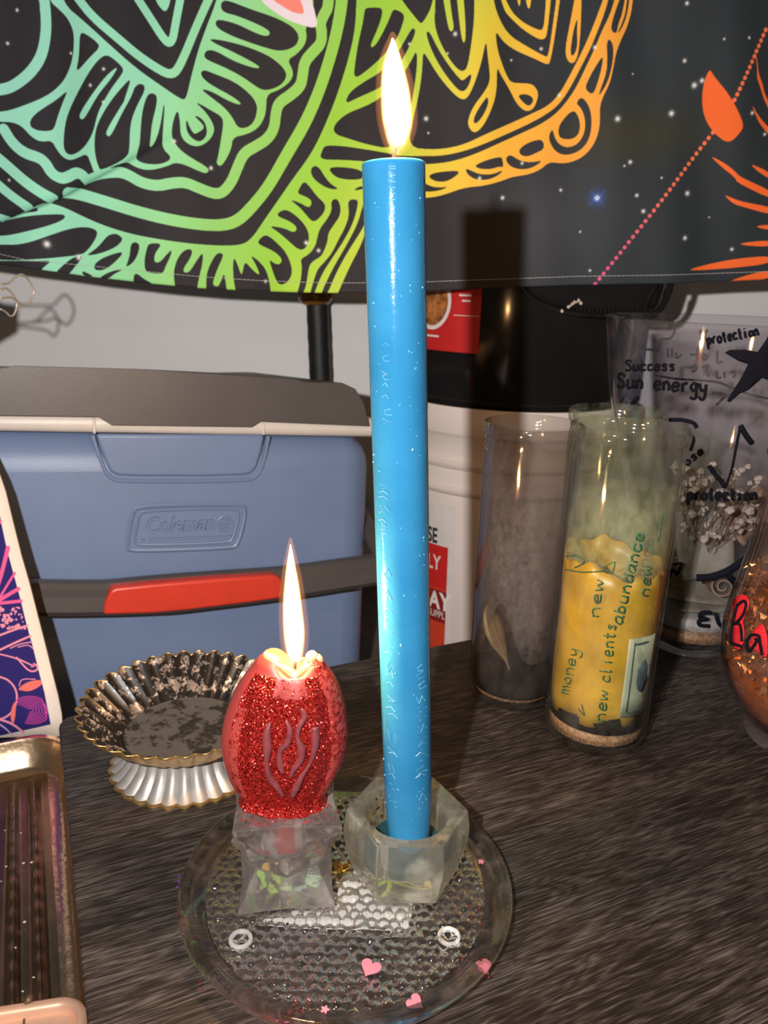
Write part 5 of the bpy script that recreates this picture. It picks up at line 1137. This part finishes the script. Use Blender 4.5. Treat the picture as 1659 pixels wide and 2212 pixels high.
wI += [tube([vp(*Z6(x, y)) for x, y in spl(L, 4)], 0.0012, 6) for L in ([(95, 1360), (125, 1290), (160, 1330), (200, 1240)], [(130, 1250), (190, 1240)])]
wI += [tube([vp(*Z5(x, y)) for x, y in spl(L, 4)], 0.0016, 6) for L in ([(380, 1105), (405, 1070), (425, 1050)],)]
obj('marker_writing', *join(wI), M['ink'], vase, angle=180, kind='stuff', label='black marker handwriting round the vase')
star_p = [(1247, 620), (1300, 595), (1440, 592), (1560, 615), (1640, 500), (1760, 250), (1800, 600), (2060, 640), (1800, 800), (1860, 1090), (1690, 890), (1600, 860), (1480, 970), (1390, 1010), (1300, 1090), (1270, 1080), (1300, 1020), (1380, 900), (1440, 790), (1470, 730), (1380, 700)]
star_px = [Z5(x, y) for x, y in star_p]; bm = bmesh.new(); vs_ = [bm.verts.new((x, -y, 0)) for x, y in star_px]; fs_ = bm.faces.new(vs_)
bmesh.ops.triangulate(bm, faces=[fs_]); bmesh.ops.subdivide_edges(bm, edges=bm.edges[:], cuts=3, use_grid_fill=True); bmesh.ops.triangulate(bm, faces=bm.faces[:])
bm.verts.ensure_lookup_table(); SVv = []
for v_ in bm.verts:
    P = vp(min(1905, v_.co.x), -v_.co.y); SVv.append(P)
SVf = [[q_.index for q_ in f_.verts] for f_ in bm.faces]; bm.free()
so = obj('inked_star', SVv, SVf, M['ink'], vase, angle=180, label='solid black hand-drawn star')
sm = so.modifiers.new('thickness', 'SOLIDIFY'); sm.thickness = 0.0003
wB = [tube([vb(*Z5(x, y)) for x, y in spl(L, 4)], 0.0010, 5) for L in ([(600, 835), (800, 870), (1150, 895), (1300, 945), (1500, 1020), (1659, 1055)], [(775, 370), (765, 450), (720, 490), (650, 495), (625, 600)], [(470, 640), (500, 590), (620, 605)], [(475, 600), (480, 700)], [(1020, 400), (1030, 500)], [(1085, 400), (1060, 470), (1090, 510)], [(710, 580), (715, 670)], [(750, 575), (752, 668)], [(790, 620), (795, 670), (840, 640)],
      [(920, 640), (1080, 640)], [(990, 570), (1000, 690)], [(1050, 640), (1090, 660), (1050, 690), (1045, 620)], [(1180, 600), (1185, 720), (1230, 700)], [(930, 770), (960, 740), (980, 780), (940, 800)], [(1040, 760), (1090, 740), (1080, 790), (1100, 850)], [(1175, 790), (1180, 860), (1220, 850)], [(1240, 800), (1250, 860)], [(1300, 810), (1350, 800), (1330, 860)], [(1130, 1000), (1250, 1020), (1170, 1120)])]
obj('faded_writing', *join(wB), M['ink_faint'], vase, angle=180, kind='stuff', label='faded marker strokes on the far side')
# things kept in the vase
obj('sand_bed', *mound(VC, 0.0335, 0.0142, lambda q_, a: 0.010+0.002*math.sin(3*a)*q_+0.0007*math.sin(13*a)), M['sand'], vase, angle=180, kind='stuff')
M['salt'] = plain('white_salt', (0.5, 0.47, 0.43), 0.8, var=0.25, scale=300, bump=0.6, bscale=400)
obj('salt_layer', *mound(VC, 0.0360, 0.0262, lambda q_, a: 0.010+0.003*math.sin(2*a+2)*q_+0.001*math.sin(9*a)*q_), M['salt'], vase, angle=180, kind='stuff')
def sheet(name, label, cat, C_, u, v_, w_, h_, curl, mat, group=None, th=0.0006):
    u = np.array(u, float)/np.linalg.norm(u); v_ = np.array(v_, float); v_ -= u*np.dot(u, v_); v_ /= np.linalg.norm(v_); n = np.cross(u, v_); V, Fq = [], []
    for j in range(9):
        for i in range(9): a, b = i/8-0.5, j/8-0.5; V.append(np.array(C_)+u*a*w_+v_*b*h_+n*(curl*(4*a*a-0.5)+curl*0.5*math.sin(5*b+3*a)))
    for j in range(8):
        for i in range(8): Fq.append([j*9+i, j*9+i+1, j*9+10+i, j*9+9+i])
    o_ = obj(name, V, Fq, mat, loc=C_, angle=180); s_ = o_.modifiers.new('thickness', 'SOLIDIFY'); s_.thickness = th; return tag(o_, label, cat, group)
sheet('folded_bill', 'olive folded paper bill lying flat above the salt inside the vase', 'banknote', (0.252, 0.570, 0.0470), (1, 0.2, 0.03), (0, 1, 0.25), 0.060, 0.048, 0.0030, M['bill'])
sheet('folded_bill', 'second olive paper bill, tilted, resting on the flat bill inside the vase', 'banknote', (0.249, 0.571, 0.0560), (1, 0.1, -0.10), (0, 1, 0.35), 0.066, 0.050, 0.0022, M['bill'])
sheet('folded_paper', 'greyish folded paper standing upright among the bills in the vase', 'paper', (0.246, 0.560, 0.0900), (1, 0.15, 0.10), (0.05, 0.35, 1), 0.044, 0.050, 0.0040, plain('aged_paper', (0.34, 0.31, 0.24), 0.75, var=0.2, scale=60))
sheet('tan_paper', 'pale yellow paper scrap behind the upright grey paper in the vase', 'paper', (0.231, 0.588, 0.0980), (0.8, 0.5, 0.1), (0.1, 0.15, 1), 0.038, 0.062, 0.0030, plain('yellowed_paper', (0.42, 0.35, 0.19), 0.75, var=0.15, scale=60))
sheet('bark_slab', 'curved tan bark piece at the right inside the vase', 'bark', (0.281, 0.568, 0.112), (1, 0.35, 0.65), (0, 0.3, 1), 0.040, 0.030, 0.0055, M['bark'], None, 0.0022)
bkp = []
Cb = onrev(1562, 1268, VC, lambda z: vr(z)-0.006, 0, .25); th_ = np.linspace(0, 3.3*PI, 44)
for z_ in (-0.5, 0.5):
    bkp.append([Cb+np.array([1, 0.25, 0.1])*0.0, ])
V, Fq = [], []; axd = np.array([0.25, 0.93, -0.28]); axd /= np.linalg.norm(axd); eu = np.cross(axd, (0, 0, 1)); eu /= np.linalg.norm(eu); ev = np.cross(eu, axd)
for a in th_:
    r_ = 0.0024+0.0066*(a/th_[-1]); 
    for rr in (r_, r_-0.0011):
        for z_ in (0.0, 0.040): V.append(Cb+eu*rr*math.cos(a)-ev*rr*math.sin(a)+axd*z_)
for k in range(len(th_)-1):
    b = 4*k; Fq += [[b, b+1, b+5, b+4], [b+2, b+6, b+7, b+3], [b, b+4, b+6, b+2], [b+1, b+3, b+7, b+5]]
Fq += [[0, 2, 3, 1], [4*(len(th_)-1)+i for i in (0, 1, 3, 2)]]
tag(obj('curled_bark_stick', V, Fq, M['bark'], loc=Cb, angle=60), 'curled cinnamon-like bark stick seen end-on inside the vase', 'bark')
fb_ = thing('dried_flower_bunch', 'bunch of tiny dried white flowers standing inside the marked vase', 'dried flowers', (0.25, 0.575, 0.05))
pet = None; base = np.array([0.252, 0.580, 0.06]); rsf = random.Random(5); nb_ = 0
fm = bpy.data.meshes.new('blossom'); bm = bmesh.new()
for k in range(5):
    a = 2*PI*k/5; bmesh.ops.create_icosphere(bm, subdivisions=1, radius=0.0021, matrix=Matrix.Translation((0.0016*math.cos(a), 0.0016*math.sin(a), 0.0006*math.sin(2*a))))
bmesh.ops.create_icosphere(bm, subdivisions=1, radius=0.0020, matrix=Matrix.Translation((0, 0, 0.0012))); bm.to_mesh(fm); bm.free(); fm.materials.append(M['blossom'])
fm.polygons.foreach_set('use_smooth', [True]*len(fm.polygons)); stems = []
while nb_ < 120:
    px, py = rsf.uniform(1455, 1640), rsf.choice((rsf.uniform(1000, 1165), rsf.uniform(1055, 1165))); z = 0
    f_ = onrev(px, py, VC, vr, 0, VH); bk = onrev(px, py, VC, lambda z_: vr(z_)-0.004, 0, VH, True); t_ = rsf.uniform(0.12, 0.75); P = f_*(1-t_)+bk*t_
    if math.hypot(P[0]-VC[0], P[1]-VC[1]) > vr(P[2])-0.006 or not 0.095 < P[2] < 0.165: continue
    o_ = bpy.data.objects.new('blossom', fm); COL.objects.link(o_); o_.parent = fb_; o_.location = Vector(P)-fb_.location; o_.rotation_euler = (rsf.uniform(-1, 1), rsf.uniform(-1, 1), rsf.uniform(0, 6)); o_.scale = [rsf.uniform(0.65, 1.15)]*3; nb_ += 1
    q_ = base+(P-base)*0.5+np.array([rsf.uniform(-.006, .006), rsf.uniform(-.006, .006), 0.004]); stems.append(tube([base+np.array([rsf.uniform(-.012, .012), rsf.uniform(-.012, .012), 0.005]), q_, P], 0.00028, 4))
obj('stems', *join(stems), M['stem'], fb_, kind='stuff')

# ================================================================== round glass jar at the right edge
RC2 = (0.2815, 0.440); BZ = [0, 0.004, 0.010, 0.020, 0.040, 0.063, 0.085, 0.105, 0.130, 0.150, 0.175, 0.185]; BR = [0.039, 0.0405, 0.0385, 0.047, 0.0585, 0.0622, 0.0610, 0.0575, 0.0540, 0.0525, 0.0515, 0.0540]
br = lambda z: float(np.interp(z, BZ, BR))
M['bowl_glass'] = clear('pinkish_jar_glass', (0.965, 0.93, 0.925), 0.10, (0.45, 0.34, 0.33), 40, (0.4, 0.8), 0.05, 1.45)
rj = thing('round_glass_jar', 'round-bellied glass jar of gold flakes with red painted lettering at the right edge', 'jar', (RC2[0], RC2[1], 0))
zs2 = spl([(z, r) for z, r in zip(BZ, BR)], 4); prof = [(0.015, 0.0002)]+[(r, max(0.0002, z)) for z, r in zs2]+[(r-0.002, z) for z, r in zs2[::-1] if z > 0.012]+[(0.015, 0.012)]
obj('glass', *lathe(RC2, prof, 96), M['bowl_glass'], rj, angle=70)
bp_ = rev_put(RC2, br, 0, 0.185, 0.0004)
M['amberfill'] = plain('amber_powder', (0.25, 0.075, 0.018), 0.6, var=0.35, scale=200, bump=0.6, bscale=400)
V, Fq = lathe(RC2, [(0.004, 0.0125), (0.036, 0.0135), (br(0.02)-0.0032, 0.020), (br(0.034)-0.0032, 0.034), (br(0.044)-0.004, 0.044), (0.03, 0.048), (0.004, 0.050)], 64); obj('amber_powder_fill', V, Fq, M['amberfill'], rj, kind='stuff')
fk = []
for k in range(2600):
    a = RNG.uniform(0, 2*PI); z = RNG.uniform(0.036, 0.112); r_ = br(z)-0.0035-RNG.uniform(0, 0.008); P = np.array([RC2[0]+r_*math.cos(a), RC2[1]+r_*math.sin(a), z]); e = RNG.normal(0, 0.0019, (4, 3)); fk.append((P+e, [[0, 1, 2], [0, 2, 3]]))
M['goldflake'] = plain('gold_mylar_flake', (0.86, 0.45, 0.17), 0.22, 0.9, var=0.35, scale=500)
obj('gold_flakes', *join(fk), M['goldflake'], rj, smooth=False, kind='stuff')
V, Fq = lathe(RC2, [(0.004, 0.046), (br(0.046)-0.012, 0.047), (br(0.063)-0.012, 0.063), (br(0.1)-0.012, 0.100), (0.004, 0.106)], 48); obj('flake_core', V, Fq, M['goldflake'], rj, kind='stuff')
Z7 = lambda x, y: (1530+x/4.426, 1140+y/4.426)
for P in ([(240, 690), (300, 640), (355, 640), (398, 690), (385, 760), (345, 860), (330, 900), (350, 980), (345, 1080), (300, 1180), (230, 1120), (225, 980), (240, 850)], [(388, 1080), (420, 1000), (470, 945), (520, 910), (545, 960), (570, 1050), (571, 1240), (520, 1230), (460, 1180), (410, 1160)]):
    c_ = np.mean(P, 0); bm = bmesh.new(); vs_ = [bm.verts.new((x, -y, 0)) for x, y in chaikin(P, 1)]; fs_ = bm.faces.new(vs_); bmesh.ops.triangulate(bm, faces=[fs_]); bmesh.ops.subdivide_edges(bm, edges=bm.edges[:], cuts=2, use_grid_fill=True); bmesh.ops.triangulate(bm, faces=bm.faces[:]); bm.verts.ensure_lookup_table()
    VV = [bp_(*Z7(v_.co.x, -v_.co.y)) for v_ in bm.verts]; FF = [[q_.index for q_ in f_.verts] for f_ in bm.faces]; bm.free(); o_ = obj('red_paint', VV, FF, M['ink_red'], rj, angle=180); s_ = o_.modifiers.new('thickness', 'SOLIDIFY'); s_.thickness = 0.0003
bp2 = rev_put(RC2, br, 0, 0.185, 0.0008)
lt = [tube([bp2(*Z7(x, y)) for x, y in spl(L, 4)], 0.00095, 6) for L in ([(290, 740), (262, 850), (240, 960), (228, 1080), (240, 1105), (330, 1135)], [(285, 745), (350, 700), (372, 740), (345, 830), (300, 890), (250, 922)], [(255, 920), (310, 920), (328, 1000), (330, 1080)], [(380, 1080), (385, 1150), (400, 1185), (430, 1150), (468, 1090), (460, 1050)], [(380, 1080), (420, 1025), (490, 1030), (500, 1080), (515, 1160), (525, 1215)])]
obj('black_outline', *join(lt), M['ink'], rj, angle=180, label='black outline of the painted letters')

# ================================================================== foil pan and metal tin at lower left
def rrect(C_, ex, ey, hx, hy, r, z, n=9):
    out = []
    for k, (sx, sy) in enumerate(((1, 1), (-1, 1), (-1, -1), (1, -1))):
        for a in np.linspace(0, PI/2, n):
            b = a+k*PI/2; p = np.array(C_)[:2]+np.array(ex)[:2]*(sx*(hx-r)+r*math.cos(b))+np.array(ey)[:2]*(sy*(hy-r)+r*math.sin(b)); out.append((p[0], p[1], z))
    return out
M['foil'] = plain('foil', (0.88, 0.64, 0.42), 0.22, 1.0, var=0.1, scale=60, bump=0.6, bscale=75)  # warm tint puts reflected candlelight into the foil colour
M['foil_floor'] = plain('browned_foil', (0.36, 0.24, 0.165), 0.28, 1.0, var=0.25, scale=40, bump=0.15, bscale=60)
exP = -D_BACK; eyP = -D_LEFT                                          # ex to the left, ey away from the camera
fR = onz(118, 1662, PAN_Z); PW, PLn = 0.075, 0.15
PC = fR + exP*(PW-0.001) + D_LEFT*(PLn-0.004)
pan = thing('foil_pan', 'ribbed foil baking pan on the low shelf left of the dark table', 'baking pan', (PC[0], PC[1], PAN_Z))
RIMZ = PAN_Z+0.0195
rg = [rrect(PC, exP, eyP, PW+dx, PLn+dx, rr, z) for dx, rr, z in ((0.012, 0.03, RIMZ-0.0012), (0.0135, 0.03, RIMZ+0.0006), (0.012, 0.03, RIMZ+0.002), (0.0085, 0.028, RIMZ+0.002), (0.0075, 0.027, RIMZ), (0.0035, 0.025, PAN_Z+0.0025), (0.0, 0.024, PAN_Z+0.0003), (-0.004, 0.022, PAN_Z))]
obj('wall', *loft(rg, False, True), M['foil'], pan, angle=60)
NX_, NY_ = 90, 160; V, Fq = [], []
for j in range(NY_+1):
    for i in range(NX_+1):
        a = (i/NX_*2-1)*(PW-0.006); b = (j/NY_*2-1)*(PLn-0.006); h_ = 0.0004
        edge_ = min(1, max(0, (PLn-0.009-abs(b))/0.007))*min(1, max(0, (PW-0.006-abs(a))/0.003))
        ribx = max(0.0, math.cos((a+PW-0.0150)*2*PI/0.0125)); h_ += edge_*0.0034*ribx**0.7*(0.90+0.10*math.cos(b*2*PI/0.0125))
        p = PC + exP*a + eyP*b; V.append((p[0], p[1], PAN_Z+h_))
for j in range(NY_):
    for i in range(NX_): Fq.append([j*(NX_+1)+i, j*(NX_+1)+i+1, (j+1)*(NX_+1)+i+1, (j+1)*(NX_+1)+i])
obj('ribbed_floor', V, Fq, M['foil_floor'], pan, angle=180)
cr_ = []
for k in range(60):
    a, b = RNG.uniform(-PW+.01, PW-.01), RNG.uniform(-PLn+.02, PLn-.02); p = PC+exP*a+eyP*b; s_ = RNG.uniform(0.0003, 0.0008); cr_.append(box((p[0], p[1], PAN_Z+0.0027+s_*0.4), (s_, s_*RNG.uniform(.4, 1), s_*0.2)))
obj('crumbs', *join(cr_), M['blossom'], pan, kind='stuff', label='pale crumbs scattered on the foil')
M['rose'] = plain('rose_gold_tin', (0.78, 0.46, 0.31), 0.30, 0.55, var=0.08, scale=50)
TZ = PAN_Z+0.0205
tcn = onz(168, 2142, TZ); TW2, TL2 = 0.040, 0.028
tA, tB = onz(0, 2167, TZ), onz(112, 2150, TZ); exT = (tA-tB)/np.linalg.norm(tA-tB); eyT = np.array([exT[1], -exT[0], 0.0])
eyT = eyT if eyT[1] > 0 else -eyT
TCn = tB + exT*(TW2-0.0175) - eyT*TL2
tin = thing('rose_gold_tin', 'small rose gold tin with rounded corners and raised rim in the foil pan', 'tin', (TCn[0], TCn[1], PAN_Z+0.0044))
rg = [rrect(TCn, exT, eyT, TW2+dx, TL2+dx, max(0.004, 0.014+dx), z) for dx, z in ((-0.001, PAN_Z+0.0044), (0.0, PAN_Z+0.0058), (0.0, TZ-0.003), (-0.0006, TZ-0.0010), (-0.0022, TZ), (-0.0042, TZ), (-0.0056, TZ-0.0012), (-0.0066, TZ-0.0042), (-0.010, TZ-0.0048))]
obj('shell', *loft(rg), M['rose'], tin, angle=60)
drp = [onz(x, y, z) for x, y, z in ((70, 2147, TZ-0.004), (66, 2153, TZ+0.0003), (60, 2164, TZ+0.0004), (56, 2176, TZ-0.0038), (53, 2196, TZ-0.0044), (50, 2230, TZ-0.0044))]
obj('dried_drip', *tube(spl(drp, 4), np.interp(np.linspace(0, 1, 21), [0, .3, .5, 1], [.0006, .0017, .0012, .0004]).tolist(), 8), plain('brown_drip', (0.10, 0.055, 0.03), 0.4), tin, angle=180, label='brown dried drip over the rim')

# ================================================================== confetti and flakes on the tray
def heart(px, py, s_, rot_, label, mat='pink'):
    P = onz(px, py, TRZ+0.0010); pts = []
    for a in np.linspace(0, 2*PI, 29)[:-1]:
        x = 0.95*math.sin(a)**3; y = (13*math.cos(a)-5*math.cos(2*a)-2*math.cos(3*a)-math.cos(4*a))/16; pts.append((P[0]+s_*(x*math.cos(rot_)-y*math.sin(rot_)), P[1]+s_*(x*math.sin(rot_)+y*math.cos(rot_)), P[2]))
    v, f = prism(pts, (0, 0, 0.0006)); tag(obj('confetti_heart', v, f, M[mat], loc=P, smooth=False), label, 'confetti', 'pink confetti hearts on the tray')
heart(800, 2091, 0.0046, -0.45, 'pink heart confetti right of centre at the front of the clear tray')
heart(896, 2166, 0.0037, 0.9, 'pink heart confetti half on the front right rim of the clear tray')
heart(1046, 2093, 0.0028, 0.5, 'small dull pink heart confetti near the right rim of the clear tray')
def flower(px, py, label):
    P = onz(px, py, TRZ+0.0010); pts = [(P[0]+0.0018*(0.75+0.25*math.cos(5*a))*math.cos(a), P[1]+0.0018*(0.75+0.25*math.cos(5*a))*math.sin(a), P[2]) for a in np.linspace(0, 2*PI, 31)[:-1]]
    v, f = prism(pts, (0, 0, 0.0005)); tag(obj('confetti_flower', v, f, M['pink'], loc=P, smooth=False), label, 'confetti')
flower(1040, 1862, 'tiny pink flower confetti on the tray right of the hexagonal holder')
flower(702, 2182, 'tiny pink flower confetti at the front rim of the tray')
fo = []
c0 = onz(738, 1880, TRZ+0.0028)
for k in range(60):
    P = c0+np.array([RNG.normal(0, 0.0026), RNG.normal(0, 0.0034), abs(RNG.normal(0, 0.0012))]); e = RNG.normal(0, 0.0014, (3, 3)); fo.append((P+e*np.array([1, 1, 0.6])+np.array([0, 0, 0.001]), [[0, 1, 2]]))
tag(obj('gold_foil_flake', *join(fo), M['gold'], loc=c0, smooth=False), 'crumpled gold leaf flake on the tray between the two candle holders', 'gold leaf')
rd = []
for (x0, y0, x1, y1, n_) in ((1005, 1955, 1045, 2000, 26), (985, 2070, 1060, 2110, 40), (640, 2150, 700, 2180, 18), (430, 2120, 470, 2150, 10), (600, 2180, 660, 2205, 20), (520, 2140, 560, 2170, 8)):
    for k in range(n_):
        P = onz(RNG.uniform(x0, x1), RNG.uniform(y0, y1), TRZ+0.0012); e = RNG.normal(0, 0.00045, (3, 3)); rd.append((P+e*np.array([1, 1, .2]), [[0, 1, 2]]))
obj('red_glitter_specks', *join(rd), M['red_flake'], tray, smooth=False, kind='stuff')
M['purple'] = plain('purple_ink_smear', (0.14, 0.03, 0.22), 0.4); sm_ = []
for px, py in ((385, 1880), (387, 1892), (383, 1905), (384, 1918), (378, 1935), (600, 2203), (617, 2207)):
    P = onz(px, py, 0.0095); e = RNG.normal(0, 0.0007, (5, 3)); sm_.append((P+e*np.array([1, 1, 0.1]), [[0, 1, 2], [2, 3, 4]]))
obj('purple_specks', *join(sm_), M['purple'], tray, smooth=False, kind='stuff')
